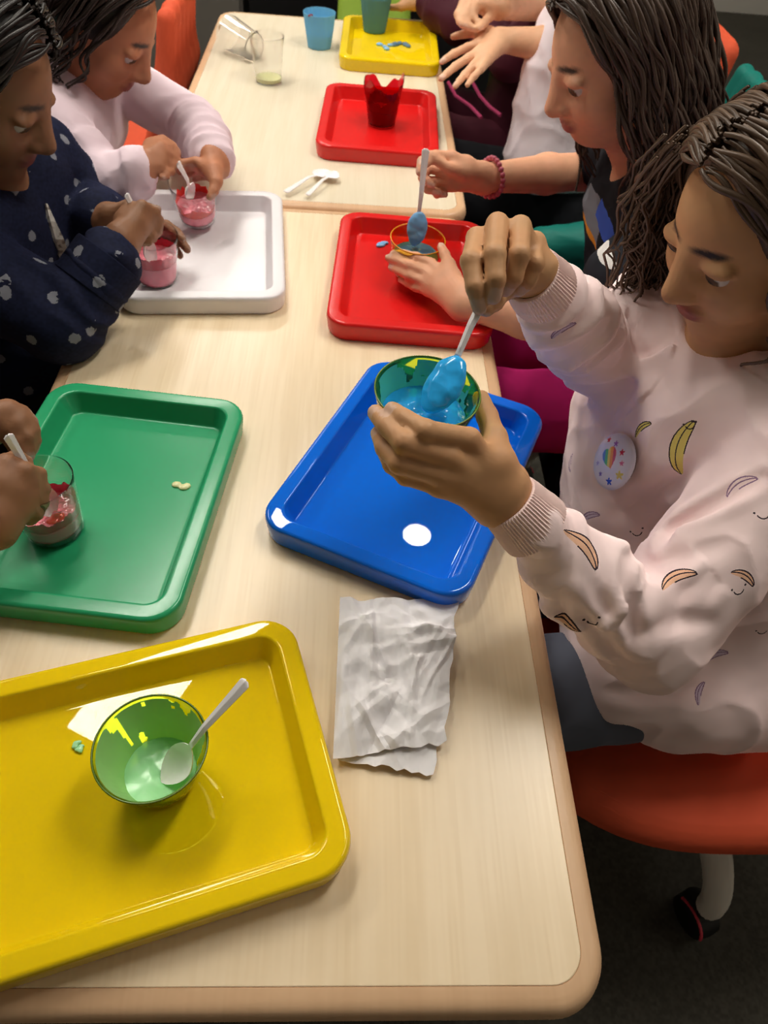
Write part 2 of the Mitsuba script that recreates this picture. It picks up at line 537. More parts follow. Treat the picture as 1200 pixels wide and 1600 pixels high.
class Cup:
    def __init__(self, rt, rb, h, rim=None, base=None, axis=(0, 0, 1), curve=0.15):
        self.rt, self.rb, self.h, self.curve = rt, rb, h, curve
        self.R = frame(axis)
        self.base = np.asarray(base, float) if base is not None else np.asarray(rim, float) - self.R[:, 2] * h

    def put(self, m):
        return moved(m, self.R, self.base)

    def shell(self, m, label, name='cup', rim_mat=None, group=None):
        wall = ply(self.put(lathe(cup_profile(self.rt, self.rb, self.h, curve=self.curve), 72)), m, smooth=40)
        if not rim_mat:
            return single(name, wall, label, 'cup', group)
        k = thing(name, label, 'cup', group)
        part(k, 'wall', wall)
        a = np.linspace(0, 2 * math.pi, 72)
        part(k, 'rim', ply(self.put(tube(np.stack([np.cos(a) * (self.rt - 0.0003), np.sin(a) * (self.rt - 0.0003), 0 * a + self.h + 0.0012], 1), 0.0008, 8, False)), rim_mat, smooth=True))
        return k

    def inner(self, z):
        return cup_inner(self.rt, self.rb, self.h, z, curve=self.curve) - 0.0004

    def fill(self, z, wave=0.0, seed=0, lump=0.0, n=72, floor=0.0034):
        """slime standing in the cup up to z, as one closed body"""
        pr = [(0.0, floor), (float(self.inner(floor)), floor)]
        for q in np.linspace(floor, z, 6)[1:]:
            pr.append((float(self.inner(q)), q))
        R = float(self.inner(z))
        for s in np.linspace(0.985, 0.0, 16):
            pr.append((R * s, z))
        m = lathe(pr, n)
        v = m.vertices.copy()
        top = v[:, 2] > z - 1e-6
        rr = np.hypot(v[:, 0], v[:, 1])
        v[top, 2] += (wave * (meshkit.fbm(v[top] * 90 + seed, 2, seed) - 0.5) * 2 + lump * (np.abs(meshkit.noise(v[top] * 160 + 5, seed) - 0.5))) * (1 - 0.6 * (rr[top] / R) ** 2)
        m.vertices = v
        return self.put(m)

    def coat(self, z0, z1, seed, hole=0.55, n=160, nz=48, thick=0.0009, drip=0.3):
        """slime clinging to the inside of the wall with an uneven upper edge and gaps"""
        a = np.linspace(0, 2 * math.pi, n, endpoint=False)
        zz = np.linspace(z0, z1, nz)
        A, Z = np.meshgrid(a, zz, indexing='ij')
        q = np.stack([np.cos(A) * 2.2, np.sin(A) * 2.2, Z * 22], -1)
        s = (Z - z0) / (z1 - z0)
        keep = meshkit.fbm(q + 31 * seed, 4, seed) * 0.75 + 0.25 * meshkit.noise(q * [4, 4, 1.2] + seed, seed) + (0.8 - s) * drip * 2 > hole
        r1 = self.inner(Z)
        th = thick * (0.5 + 1.2 * meshkit.fbm(q * 2 + 9, 3, seed + 5))
        def P(r):
            return np.stack([r * np.cos(A), r * np.sin(A), Z], -1).reshape(-1, 3)
        v = np.vstack([P(r1), P(r1 - th)])
        idx = np.arange(n * nz).reshape(n, nz)
        kk = keep & np.roll(keep, -1, 0)
        kk = kk[:, :-1] & kk[:, 1:]
        i, j = np.nonzero(kk)
        i2 = (i + 1) % n
        quad = np.stack([idx[i, j], idx[i2, j], idx[i2, j + 1], idx[i, j + 1]], 1)
        f = np.vstack([quad[:, ::-1] + n * nz])
        f = np.vstack([f[:, [0, 1, 2]], f[:, [0, 2, 3]]])
        m = trimesh.Trimesh(v, f, process=False)
        m.remove_unreferenced_vertices()
        return self.put(m)


# spoons ------------------------------------------------------------------
def spoon_mesh(L=0.15, bw=0.0175, bl=0.056, depth=0.0085, hw=0.0042):
    """bowl tip at x = 0, handle end at x = L, hollow side +z"""
    n, mm = 70, 13
    x = np.concatenate([bl * (1 - np.cos(np.linspace(0, math.pi, 34))) / 2, np.linspace(bl, L, n - 33)[1:]])
    w = np.zeros(n)
    dp = np.zeros(n)
    zc = np.zeros(n)
    for i, q in enumerate(x):
        if q < bl:
            u = q / bl
            w[i] = bw * (math.sin(math.pi * min(u * 1.02, 1)) ** 0.62) * (0.86 + 0.24 * u) if u < 0.97 else 0
            dp[i] = depth * math.sin(math.pi * u) ** 0.8
        s = (q - bl) / (L - bl)
        hwid = hw * (0.72 + 0.75 * max(s, 0) ** 1.2) * (1 if s < 0.96 else math.sqrt(max(0.05, 1 - ((s - 0.96) / 0.042) ** 2)))
        if q > bl * 0.86:
            w[i] = max(w[i], hwid)
        w[i] = max(w[i], 0.0012)
        zc[i] = 0.010 * (max(0, min(1, (q - bl * 0.6) / (bl * 0.9)))) ** 1.0 - 0.004 * max(s, 0)
    t = np.linspace(-1, 1, mm)
    top = np.zeros((n, mm, 3))
    for i in range(n):
        prof = -dp[i] * (1 - t ** 2)
        ridge = 0.0016 * (1 - np.abs(t)) if x[i] > bl * 1.05 else 0 * t
        top[i] = np.stack([np.full(mm, x[i]), w[i] * t, zc[i] + prof + ridge], 1)
    bot = top.copy()
    bot[:, :, 2] -= 0.0016
    v = np.vstack([top.reshape(-1, 3), bot.reshape(-1, 3)])
    g = grid_faces(n, mm)
    f = [g, g[:, ::-1] + n * mm]
    o = n * mm
    e = []
    for i in range(n - 1):
        a, b = i * mm, (i + 1) * mm
        e.append([a, b, b + o, a + o][::-1])
        e.append([a + mm - 1, b + mm - 1, b + mm - 1 + o, a + mm - 1 + o])
    for j in range(mm - 1):
        e.append([j, j + 1, j + 1 + o, j + o])
        q = (n - 1) * mm
        e.append([q + j, q + j + 1, q + j + 1 + o, q + j + o][::-1])
    f = np.vstack(f + [np.array(e)])
    m = trimesh.Trimesh(v, np.vstack([f[:, [0, 1, 2]], f[:, [0, 2, 3]]]), process=False)
    if m.volume < 0:
        m.invert()
    return m


SPOON = spoon_mesh()
WIDE = spoon_mesh(bw=0.023, bl=0.046, depth=0.004, hw=0.0050)


def spoon_frame(tip, end, up):
    x = unit(np.asarray(end, float) - tip)
    up = unit(np.asarray(up, float) - x * (np.asarray(up) @ x))
    return np.column_stack([x, np.cross(up, x), up])


def spoon(tip, end, up, label, group='white plastic spoons', name='spoon', mesh=None, m='white_plastic'):
    R = spoon_frame(tip, end, up)
    s = np.linalg.norm(np.asarray(end, float) - tip) / 0.15
    me = (mesh or SPOON).copy()
    me.vertices = me.vertices * s
    return single(name, ply(moved(me, R, tip), m, smooth=50), label, 'spoon', group), R, s


def blob_on(spoon_R, tip, s, m, label, size=(0.021, 0.0135, 0.007), at=0.024, up=0.0, seed=1, name='slime'):
    f = Field(0.0011)
    c = np.asarray(tip) + spoon_R @ np.array([at * s, 0, 0.001 + up])
    f.ell(c, np.array(size) * s, spoon_R)
    f.ell(c - spoon_R @ np.array([0.009, -0.002, 0.001]), np.array(size) * s * 0.8, spoon_R, k=0.004)
    f.warp(lambda P: (meshkit.fbm(P * 80, 2, seed) - 0.5) * 0.004)
    return single(name, ply(f.mesh(), m, smooth=True), label, 'slime')


def bit(c, rad, m, label, seed, name='slime', res=0.0012, n=3, spread=1.6):
    r = np.random.default_rng(seed)
    f = Field(res)
    for i in range(n):
        o = np.array([*(r.uniform(-1, 1, 2) * rad * spread), 0]) if i else np.zeros(3)
        f.ell(np.asarray(c) + o, (rad * r.uniform(0.6, 1.1), rad * r.uniform(0.5, 1.0), rad * 0.45), k=0.002)
    return single(name, ply(f.mesh(), m, smooth=True), label, 'slime')


# 1 the green cup on the yellow tray
c1 = Cup(0.045, 0.028, 0.062, base=V(-0.1440, 0.2395, 0.0052), curve=0.25)
c1.shell('cup_lime', 'lime green plastic cup standing on the near yellow tray', rim_mat='rim_lime')
k = thing('slime', 'pale mint slime in the lime cup on the near yellow tray', 'slime')
part(k, 'pool', ply(c1.fill(0.014, 0.0012, 3), 'slime_mint', smooth=True))
part(k, 'film', ply(c1.coat(0.010, 0.0612, 3, hole=0.385, drip=0.06), 'slime_mint_thin', smooth=True), 'thin mint film clinging to the cup wall')
tip1 = np.array((-0.1413, 0.2293, 0.7200))
end1 = np.array((-0.0665, 0.2787, 0.8080))
s1, R1, q1 = spoon(tip1, end1, (-0.3, -0.35, 1), 'white plastic spoon leaning in the lime cup on the near yellow tray')

# 2 the cup held over the blue tray
c2 = Cup(0.0452, 0.029, 0.062, rim=(0.0706, 0.4793, 0.9441), axis=(0.03, -0.03, 1), curve=0.25)
c2.shell('cup_lime', 'lime cup of blue slime held above the blue tray', rim_mat='rim_lime')
k = thing('slime', 'bright blue and green slime in the cup held above the blue tray', 'slime')
part(k, 'pool', ply(c2.fill(0.036, 0.0016, 5, lump=0.003), 'slime_blue', smooth=True))
part(k, 'film', ply(c2.coat(0.030, 0.0612, 8, hole=0.41, drip=0.08), 'slime_blue_thin', smooth=True), 'thin teal film clinging to the cup wall')
tip2 = np.array((0.0763, 0.4730, 0.9299))
end2 = np.array((0.1336, 0.5708, 1.0094))
s2, R2, q2 = spoon(tip2, end2, (-0.55, -0.75, 0.55), 'white plastic spoon lifted from the cup above the blue tray')
blob_on(R2, tip2, q2, 'slime_blue', 'glossy blue slime coating the spoon above the blue tray', (0.028, 0.0180, 0.0085), 0.027, 0.001, 4)

# 3 the amber cup on the red tray
c3 = Cup(0.0425, 0.029, 0.062, rim=(0.1054, 1.0491, 0.7695), axis=(0.03, -0.05, 1), curve=0.25)
c3.shell('cup_amber', 'amber clear cup held on the near red tray', rim_mat='rim_amber')
k = thing('slime', 'grey blue and lime slime in the amber cup', 'slime')
part(k, 'pool', ply(c3.fill(0.036, 0.002, 11, lump=0.003, floor=0.026), 'slime_steel', smooth=True))
part(k, 'lower_layer', ply(c3.fill(0.026, 0.0, 12), 'slime_lime', smooth=True), 'lime green layer at the bottom')
tip3 = np.array((0.1041, 1.0648, 0.7500))
end3 = np.array((0.1069, 1.1003, 0.8850))
s3, R3, q3 = spoon(tip3, end3, (0.0, -1, 0.45), 'white plastic spoon dipped in the amber cup on the red tray')
blob_on(R3, tip3, q3, 'slime_sky', 'light blue slime coating the spoon in the amber cup', (0.025, 0.0165, 0.006), 0.030, 0.002, 6)

# 4-6 clear cups with pink slime
CLEAR = dict(rt=0.0375, rb=0.029, h=0.075, curve=0.2)
c4 = Cup(base=(-0.3067, 0.5081, 0.7060), axis=(-0.03, 0.02, 1), **CLEAR)
c4.shell('cup_clear', 'clear plastic cup of pink slime on the green tray', group='clear plastic cups')
k = thing('slime', 'pink slime in the clear cup on the green tray', 'slime')
part(k, 'pool', ply(c4.fill(0.026, 0.004, 21, lump=0.007, floor=0.009), 'slime_pink', smooth=True))
part(k, 'film', ply(c4.coat(0.022, 0.050, 24, hole=0.62, drip=0.5), 'slime_rose', smooth=True), 'deep pink film on the cup wall')
bit(c4.base + [0.006, -0.012, 0.027], 0.006, 'slime_red', 'red streak on the pink slime in the green tray cup', 9)
c5 = Cup(base=(-0.2902, 1.0026, 0.7080), axis=(0.06, -0.10, 1), **CLEAR)
c5.shell('cup_clear', 'clear cup of pink slime at the near left corner of the white tray', group='clear plastic cups')
k = thing('slime', 'pink slime in the cup held by the child in navy', 'slime')
part(k, 'pool', ply(c5.fill(0.036, 0.003, 31, lump=0.006), 'slime_pink', smooth=True))
part(k, 'film', ply(c5.coat(0.034, 0.066, 34, hole=0.60, drip=0.35), 'slime_rose', smooth=True), 'deep pink film on the cup wall')
c6 = Cup(rim=(-0.2498, 1.1465, 0.7920), axis=(0.04, -0.32, 1), **CLEAR)
c6.shell('cup_clear', 'clear cup of pink slime tilted over the far edge of the white tray', group='clear plastic cups')
k = thing('slime', 'coral pink slime in the tilted cup at the white tray', 'slime')
part(k, 'pool', ply(c6.fill(0.026, 0.004, 41, lump=0.007, floor=0.008), 'slime_pink', smooth=True))
part(k, 'film', ply(c6.coat(0.022, 0.046, 44, hole=0.60, drip=0.35), 'slime_red', smooth=True), 'coral film on the cup wall')

# 7 jagged dark red cup
c7 = Cup(0.041, 0.029, 0.088, base=(0.0597, 1.6362, 0.7060), curve=0.1)
pr = np.array(cup_profile(0.041, 0.029, 0.088, curve=0.1))
m7 = lathe(pr, 90)
v = m7.vertices.copy()
ang = np.arctan2(v[:, 1], v[:, 0])
cut = 0.084 + 0.016 * np.sin(ang * 3 + 1.2) * 0.6 - 0.020 * np.maximum(0, np.sin(ang * 2 - 1.9)) + 0.005 * np.sin(ang * 7)
v[:, 2] = np.where(v[:, 2] > 0.03, 0.03 + (v[:, 2] - 0.03) * (cut - 0.03) / 0.0585, v[:, 2])
m7.vertices = v
single('cup', ply(c7.put(m7), 'cup_wine', smooth=40), 'dark red cup with a jagged broken rim on the far red tray', 'cup')

k = thing('slime', 'dark red slime inside the jagged cup', 'slime')
part(k, 'pool', ply(c7.fill(0.030, 0.002, 51), 'slime_wine', smooth=True))
part(k, 'film', ply(c7.coat(0.028, 0.058, 54, hole=0.48, drip=0.3), 'slime_wine', smooth=True))

# 8, 9 blue cups, 10, 11 clear cups at the far end
c8 = Cup(0.040, 0.029, 0.075, base=(-0.0922, 2.0964, 0.7005), curve=0.1)
c8.shell('slime_aqua', 'light blue cup standing on the far table beside the yellow tray')
kk = single('slime', ply(c8.fill(0.03, 0.001, 5), 'slime_sky', smooth=True), 'blue slime inside the light blue cup', 'slime')
bit(c8.base + [-0.022, -0.026, 0.074], 0.005, 'slime_wine', 'dark spot of slime on the light blue cup rim', 3)
c9 = Cup(0.0405, 0.029, 0.078, base=(0.0474, 2.2316, 0.7060), curve=0.1)
c9.shell('slime_teal', 'teal grey cup standing on the far yellow tray')
single('slime', ply(c9.fill(0.045, 0.002, 5), 'slime_steel', smooth=True), 'grey green slime inside the teal cup', 'slime')
for i, (x, y, r, mm) in enumerate([(603, 72, 0.008, 'slime_aqua'), (616, 69, 0.009, 'slime_teal'), (627, 67, 0.007, 'slime_steel'), (634, 71, 0.007, 'slime_teal'), (622, 76, 0.006, 'slime_sky')]):
    pass
BITS = [((0.0729, 2.1102, 0.7070), 0.009, 'slime_sky', 'pale blue blob of slime on the far yellow tray'), ((0.0962, 2.1295, 0.7070), 0.010, 'slime_steel', 'largest grey blob of slime on the far yellow tray'),
        ((0.1261, 2.1360, 0.7070), 0.008, 'slime_teal', 'teal blob of slime at the right on the far yellow tray')]
for i, (c, r, mm, lab) in enumerate(BITS):
    bit(c, r, mm if mm != 'slime_teal' else 'slime_steel', lab, 60 + i, res=0.002, n=4)
c10 = Cup(0.038, 0.029, 0.092, base=(-0.1966, 1.8435, 0.7005), curve=0.1)
c10.shell('cup_clear', 'clear empty looking cup standing alone on the pale table', group='clear plastic cups')
single('slime', ply(c10.fill(0.010, 0.001, 5), 'slime_pale', smooth=True), 'pale slime at the bottom of the lone clear cup', 'slime')
c11 = Cup(0.038, 0.029, 0.092, base=(-0.2385, 1.9603, 0.7310), axis=(-0.75, 0.66, 0.10), curve=0.1)
c11.shell('cup_clear', 'clear cup lying on its side behind the standing clear cup', group='clear plastic cups')

# small spills
bit((-0.2245, 0.2670, 0.7065), 0.0035, 'slime_mint', 'mint slime crumb beside the lime cup on the yellow tray', 71)
bit((-0.2191, 0.2653, 0.7065), 0.003, 'slime_mint', 'smaller mint crumb right of the other crumb', 72)
bit((-0.0236, 0.5054, 0.7085), 0.0035, 'slime_lime', 'yellow green drip on the near rim of the blue tray', 73)
bit((-0.1812, 0.5752, 0.7055), 0.0055, 'slime_pale', 'pale smear of slime on the green tray floor', 74)
bit((0.0500, 1.1362, 0.7065), 0.007, 'slime_sky', 'pale slime smear left of the amber cup on the red tray', 75)

# forks / spoons lying on the pale table
FORK_A = ((-0.1168, 1.2979, 0.7040), (-0.0480, 1.4026, 0.7060))
spoon(np.array((-0.0454, 1.3968, 0.7100)), np.array((-0.1181, 1.3002, 0.7040)), (0, 0, 1), 'white plastic spoon lying left on the pale table', mesh=WIDE)
spoon(np.array((-0.0294, 1.3870, 0.7130)), np.array((-0.0786, 1.2955, 0.7040)), (0, 0, 1), 'white plastic spoon lying right on the pale table', mesh=WIDE)


# ------------------------------------------------------------------ paper towel
def towel():
    tl, tr, br, bl = [np.array(q) for q in ((0.0034, 0.4249, 0.7040), (0.1267, 0.4290, 0.7040), (0.1025, 0.2715, 0.7040), (0.0016, 0.2540, 0.7040))]
    n = 110
    u, w = np.meshgrid(np.linspace(0, 1, n), np.linspace(0, 1, n), indexing='ij')

    def creases(seed, count):
        r = np.random.default_rng(seed)
        z = np.zeros_like(u)
        for i in range(count):
            a = r.uniform(0, math.pi)
            off = r.uniform(-0.6, 0.6)
            d = (u - 0.5) * math.cos(a) + (w - 0.5) * math.sin(a) - off * 0.8
            t = (u - 0.5) * -math.sin(a) + (w - 0.5) * math.cos(a) - r.uniform(-0.4, 0.4)
            amp = r.uniform(0.0010, 0.0040) * r.choice([1, 1, -0.7])
            z += amp * np.maximum(0, 1 - np.abs(d) / r.uniform(0.03, 0.15)) * np.exp(-(t / r.uniform(0.2, 0.5)) ** 2)
        return z

    def layer(q, z0, seed, count, edge):
        tl, tr, br, bl = q
        P = (tl[None, None] * ((1 - u) * (1 - w))[..., None] + tr * (u * (1 - w))[..., None] + br * (u * w)[..., None] + bl * ((1 - u) * w)[..., None])
        er = np.random.default_rng(seed + 1)
        jag = np.interp(np.linspace(0, 1, n), np.linspace(0, 1, 14), er.uniform(-1, 1, 14) * np.linspace(0.4, 1, 14))
        jag2 = np.interp(np.linspace(0, 1, n), np.linspace(0, 1, 14), er.uniform(-1, 1, 14))
        P[..., 1] += edge * (jag[:, None] * w ** 6 + jag2[:, None] * (1 - w) ** 6)
        P[..., 0] += edge * (jag2[None, :] * u ** 6)
        z = creases(seed, count)
        z -= z.min()
        P[..., 2] = TZ + z0 + z * 1.15
        top = P.reshape(-1, 3)
        bot = top - [0, 0, 0.0006]
        g = grid_faces(n, n)
        o = n * n
        idx = np.arange(o).reshape(n, n)
        b = np.concatenate([idx[:-1, 0], idx[-1, :-1], idx[:0:-1, -1], idx[0, :0:-1]])
        b2 = np.roll(b, -1)
        side = np.stack([b, b + o, b2 + o, b2], 1)
        f = np.vstack([g, g[:, ::-1] + o, side])
        m = trimesh.Trimesh(np.vstack([top, bot]), np.vstack([f[:, [0, 1, 2]], f[:, [0, 2, 3]]]), process=False)
        return m
    k = thing('paper_towel', 'crumpled white paper towel folded in half on the near table', 'paper towel')
    part(k, 'upper_layer', ply(layer((tl, tr, br, bl), 0.007, 5, 110, 0.0025), 'paper', smooth=14))
    lo = [np.array(q) for q in ((0.0071, 0.4106, 0.7020), (0.1195, 0.4025, 0.7020), (0.0911, 0.2434, 0.7020), (0.0062, 0.2561, 0.7020))]
    part(k, 'under_layer', ply(layer(lo, 0.0015, 15, 26, 0.0025), 'paper', smooth=30))


towel()
# ------------------------------------------------------------------ people
def hand_chains(w, d, n, t, L, curl=((20, 25, 15),) * 4, spread=(6, 1, -4, -9), thumb=(35, 20, 15, 0.4), offs=None):
    """finger joints of a hand at wrist w: d towards the fingers, n out of its back, t towards the thumb"""
    d = unit(d)
    n = unit(np.asarray(n, float) - d * (np.asarray(n) @ d))
    t0 = np.cross(d, n)
    t = t0 if t0 @ np.asarray(t) > 0 else -t0
    w = np.asarray(w, float)
    B = 0.44 * L
    mc = [(0.50, 0.33), (0.53, 0.11), (0.50, -0.11), (0.455, -0.31)]
    ln = [(0.235, 0.145, 0.115), (0.26, 0.165, 0.12), (0.24, 0.15, 0.115), (0.19, 0.11, 0.10)]
    out = []
    for i in range(4):
        p = w + d * mc[i][0] * L + t * mc[i][1] * B
        s = math.radians(spread[i])
        di, ti = d * math.cos(s) + t * math.sin(s), 0
        pts, a = [p], 0
        for l, c in zip(ln[i], curl[i]):
            a += math.radians(c)
            p = p + (di * math.cos(a) - n * math.sin(a)) * l * L
            pts.append(p)
        out.append(pts)
    a0, b1, b2, palm = thumb
    p0 = w + d * 0.09 * L + t * 0.16 * L - n * 0.03 * L
    s = math.radians(a0)
    dd = unit(d * math.cos(s) + t * math.sin(s) - n * palm)
    p1 = p0 + dd * 0.25 * L
    s2 = math.radians(a0 - b1)
    d2 = unit(d * math.cos(s2) + t * math.sin(s2) - n * palm * 1.1)
    p2 = p1 + d2 * 0.19 * L
    s3 = math.radians(a0 - b1 - b2)
    d3 = unit(d * math.cos(s3) + t * math.sin(s3) - n * palm * 1.1)
    out.append([p0, p1, p2, p2 + d3 * 0.14 * L])
    return out


def add_hand(F, w, chains, L, wr, nails, side=None, fr=1.0):
    w = np.asarray(w, float)
    mcs = [np.asarray(c[0]) for c in chains[:4]]
    c0 = np.mean(mcs, 0)
    across = unit(mcs[0] - mcs[3])
    for i, m in enumerate(mcs):
        s = w + across * (0.9 - i * 0.6) * wr * 0.62 + (c0 - w) * 0.10
        F.cone(s, w * 0.35 + m * 0.65, wr * 0.80, 0.078 * L, 0.010)
        F.cone(w * 0.35 + m * 0.65, m, 0.078 * L, 0.062 * L * fr, 0.006)
    R = [(0.060, 0.055, 0.050, 0.043), (0.062, 0.057, 0.052, 0.045), (0.059, 0.054, 0.049, 0.042), (0.052, 0.047, 0.043, 0.037)]
    for i, c in enumerate(chains[:4]):
        F.chain([np.asarray(p) for p in c], [r * L * fr for r in R[i]], 0.0022)
        F.ell(c[1], np.full(3, R[i][1] * L * fr * 1.02), k=0.003)
    th = [np.asarray(p) for p in chains[4]]
    F.cone(w + (c0 - w) * 0.12, th[0], wr * 0.7, 0.10 * L, 0.008)
    F.cone(th[0], th[1], 0.098 * L, 0.068 * L, 0.008)
    F.cone(th[1], (mcs[0] * 0.6 + w * 0.4), 0.055 * L, 0.06 * L, 0.012)
    F.chain(th[1:], [0.066 * L * fr, 0.060 * L * fr, 0.047 * L * fr], 0.003)
    for c in chains:
        a, b, tp = (np.asarray(q) for q in c[-3:])
        ax = unit(tp - b)
        bend = unit(b - a) - ax
        if np.linalg.norm(bend) < 1e-3:
            bend = np.cross(across, ax)
        dor = unit(bend - ax * (bend @ ax))
        nails.append((tp - ax * 0.012 * L + dor * 0.040 * L * fr, 0.050 * L * fr, ax, dor))


def add_head(F, c, f, u, s, marks):
    """c: the head's centre, f: where it looks, u: its crown, s: its height"""
    f = unit(f)
    u = unit(np.asarray(u) - f * (np.asarray(u) @ f))
    r = np.cross(f, u)
    R = np.column_stack([r, f, u])
    P = lambda x, y, z: np.asarray(c) + R @ (np.array([x, y, z]) * s)
    F.ell(P(0, -0.05, 0.10), np.array([0.355, 0.44, 0.40]) * s, R, 0.02)
    F.ell(P(0, 0.06, -0.14), np.array([0.29, 0.33, 0.34]) * s, R, 0.03)
    F.ell(P(0, 0.22, -0.37), np.array([0.13, 0.13, 0.11]) * s, R, 0.03)
    for q in (-1, 1):
        F.ell(P(q * 0.18, 0.24, -0.14), np.array([0.13, 0.12, 0.13]) * s, R, 0.02)
        F.ell(P(q * 0.155, 0.40, 0.01), np.array([0.10, 0.07, 0.062]) * s, R, 0.015, True)
        F.ell(P(q * 0.36, -0.04, -0.03), np.array([0.035, 0.075, 0.12]) * s, R, 0.005)
        marks.append(('eye', P(q * 0.155, 0.315, 0.01), 0.068 * s))
        F.ell(P(q * 0.155, 0.335, 0.045), np.array([0.095, 0.058, 0.042]) * s, R, 0.006)
        marks.append(('brow', P(q * 0.16, 0.385, 0.115), R, np.array([0.12, 0.08, 0.022]) * s))
    F.cone(P(0, 0.36, 0.02), P(0, 0.455, -0.13), 0.045 * s, 0.062 * s, 0.02)
    for q in (-1, 1):
        F.ell(P(q * 0.06, 0.41, -0.145), np.array([0.045, 0.05, 0.04]) * s, R, 0.006)
    F.ell(P(0, 0.375, -0.255), np.array([0.115, 0.05, 0.028]) * s, R, 0.005)
    F.ell(P(0, 0.37, -0.30), np.array([0.10, 0.05, 0.03]) * s, R, 0.005)
    marks.append(('lip', P(0, 0.41, -0.278), R, np.array([0.115, 0.07, 0.052]) * s))
    return R


def skin_colors(v, base, nails, marks, seed=1):
    base = np.array(base)
    n1 = meshkit.fbm(v * 35, 3, seed)[:, None]
    n2 = meshkit.fbm(v * 160, 2, seed + 3)[:, None]
    col = base * (0.90 + 0.2 * n1 + 0.08 * (n2 - 0.5)) * np.where(True, [1.0, 1, 1], 1)
    col[:, 0] *= 1 + 0.08 * (meshkit.noise(v * 55, seed + 8) - 0.5)
    for c, r, ax, dor in nails:
        q = v - c
        a, b = q @ ax, q @ dor
        w = np.linalg.norm(q - np.outer(a, ax) - np.outer(b, dor), axis=1)
        m = (np.abs(a) < r * 1.0) & (w < r * 0.72) & (np.abs(b) < r * 0.8)
        col[m] = col[m] * 0.45 + np.array([0.72, 0.52, 0.44]) * (0.25 + 0.75 * base.mean() / 0.4) * 0.55
    for mk in marks:
        if mk[0] in ('lip', 'brow'):
            q = ((v - mk[1]) @ mk[2]) / mk[3]
            w = np.clip(1.25 - np.linalg.norm(q, axis=1), 0, 0.5)[:, None] * 2
            col = col * (1 - w) + (np.array([0.42, 0.13, 0.11]) * (0.4 + base.mean() * 1.3) if mk[0] == 'lip' else np.array([0.03, 0.02, 0.015])) * w
    return np.clip(col, 0, 1)


def eyeball(c, r, f):
    m = trimesh.creation.icosphere(3, r)
    d = m.vertices @ unit(f) / r
    col = np.where((d > 0.93)[:, None], [[0.01, 0.01, 0.01]], np.where((d > 0.70)[:, None], [[0.09, 0.045, 0.02]], [[0.55, 0.52, 0.50]]))
    m.vertices = m.vertices + c
    return ply(m, 'skin', smooth=True, color=col)


def folds(seed, amp=0.005, scale=14, stretch=(1, 1, 1)):
    def fn(P):
        q = P * scale * np.asarray(stretch)
        a = meshkit.fbm(q, 3, seed)
        b = 1 - np.abs(2 * meshkit.fbm(q * 0.8 + 7, 2, seed + 9) - 1) * 2.2
        return -amp * (0.8 * (a - 0.5) * 2 + 0.8 * np.clip(b, 0, 1) ** 2 - 0.4)
    return fn


GROOVE = 1.0


def groove(pts, depth, width):
    """a crease pressed into cloth along a polyline of points on it"""
    P0 = np.asarray(pts, float)
    if len(P0) > 2:
        from scipy.interpolate import make_interp_spline
        P0 = make_interp_spline(np.linspace(0, 1, len(P0)), P0, k=2)(np.linspace(0, 1, 14))

    def fn(P):
        best, along = np.full(len(P), 9.0), np.zeros(len(P))
        near = np.flatnonzero(((P > P0.min(0) - 6 * width) & (P < P0.max(0) + 6 * width)).all(1))
        Q = P[near]
        for i, (a, b) in enumerate(zip(P0[:-1], P0[1:])):
            d = b - a
            h = np.clip(((Q - a) @ d) / (d @ d), 0, 1)
            q = Q - a - h[:, None] * d
            q = np.sqrt((q * q).sum(1))
            along[near] = np.where(q < best[near], (i + h) / (len(P0) - 1), along[near])
            best[near] = np.minimum(best[near], q)
        return GROOVE * depth * np.sqrt(np.sin(np.pi * np.clip(along, 0.02, 0.98))) * (np.exp(-(best / width) ** 2) - 0.25 * np.exp(-((best - 2.4 * width) / (1.3 * width)) ** 2))
    return fn


def rings_along(a, b, amp, wl, reach=0.09, ph=0.0):
    """creases running around a sleeve between a and b"""
    a, b = np.asarray(a, float), np.asarray(b, float)
    d = unit(b - a)
    L = np.linalg.norm(b - a)

    def fn(P):
        q = P - a
        t = q @ d
        w = np.linalg.norm(q - np.outer(t, d), axis=1)
        win = np.clip(t / 0.02 + 0.5, 0, 1) * np.clip((L - t) / 0.02 + 0.5, 0, 1) * (w < reach)
        n = meshkit.noise(P * 22, 4) * 5.5
        return -amp * win * np.maximum(np.sin(t / wl * 2 * math.pi + n + ph), -0.4)
    return fn


def cuff_mesh(a, b, ra, rb, ribs=64, depth=0.0006, axis_wave=0.0):
    """ribbed knit band around a limb from a to b"""
    a, b = np.asarray(a, float), np.asarray(b, float)
    R = frame(b - a)
    L = np.linalg.norm(b - a)
    n = ribs * 4
    th = np.linspace(0, 2 * math.pi, n, endpoint=False)
    rib = depth * np.cos(th * ribs)
    rings = []
    for s, dr_ in ((0.0, -0.0032), (-0.02, -0.001), (0.0, 0.0006), (0.25, 0.0008), (0.5, 0.0004), (0.75, 0.0008), (1.0, 0.0), (1.02, -0.003), (1.0, -0.006)):
        r = ra + (rb - ra) * min(max(s, 0), 1) + dr_ + (rib if 0.0 <= s <= 1.0 and dr_ > -0.003 else 0)
        rings.append(np.column_stack([np.cos(th) * r, np.sin(th) * r, np.full(n, s * L)]) @ R.T + a)
    return ring_mesh(rings, False, False)


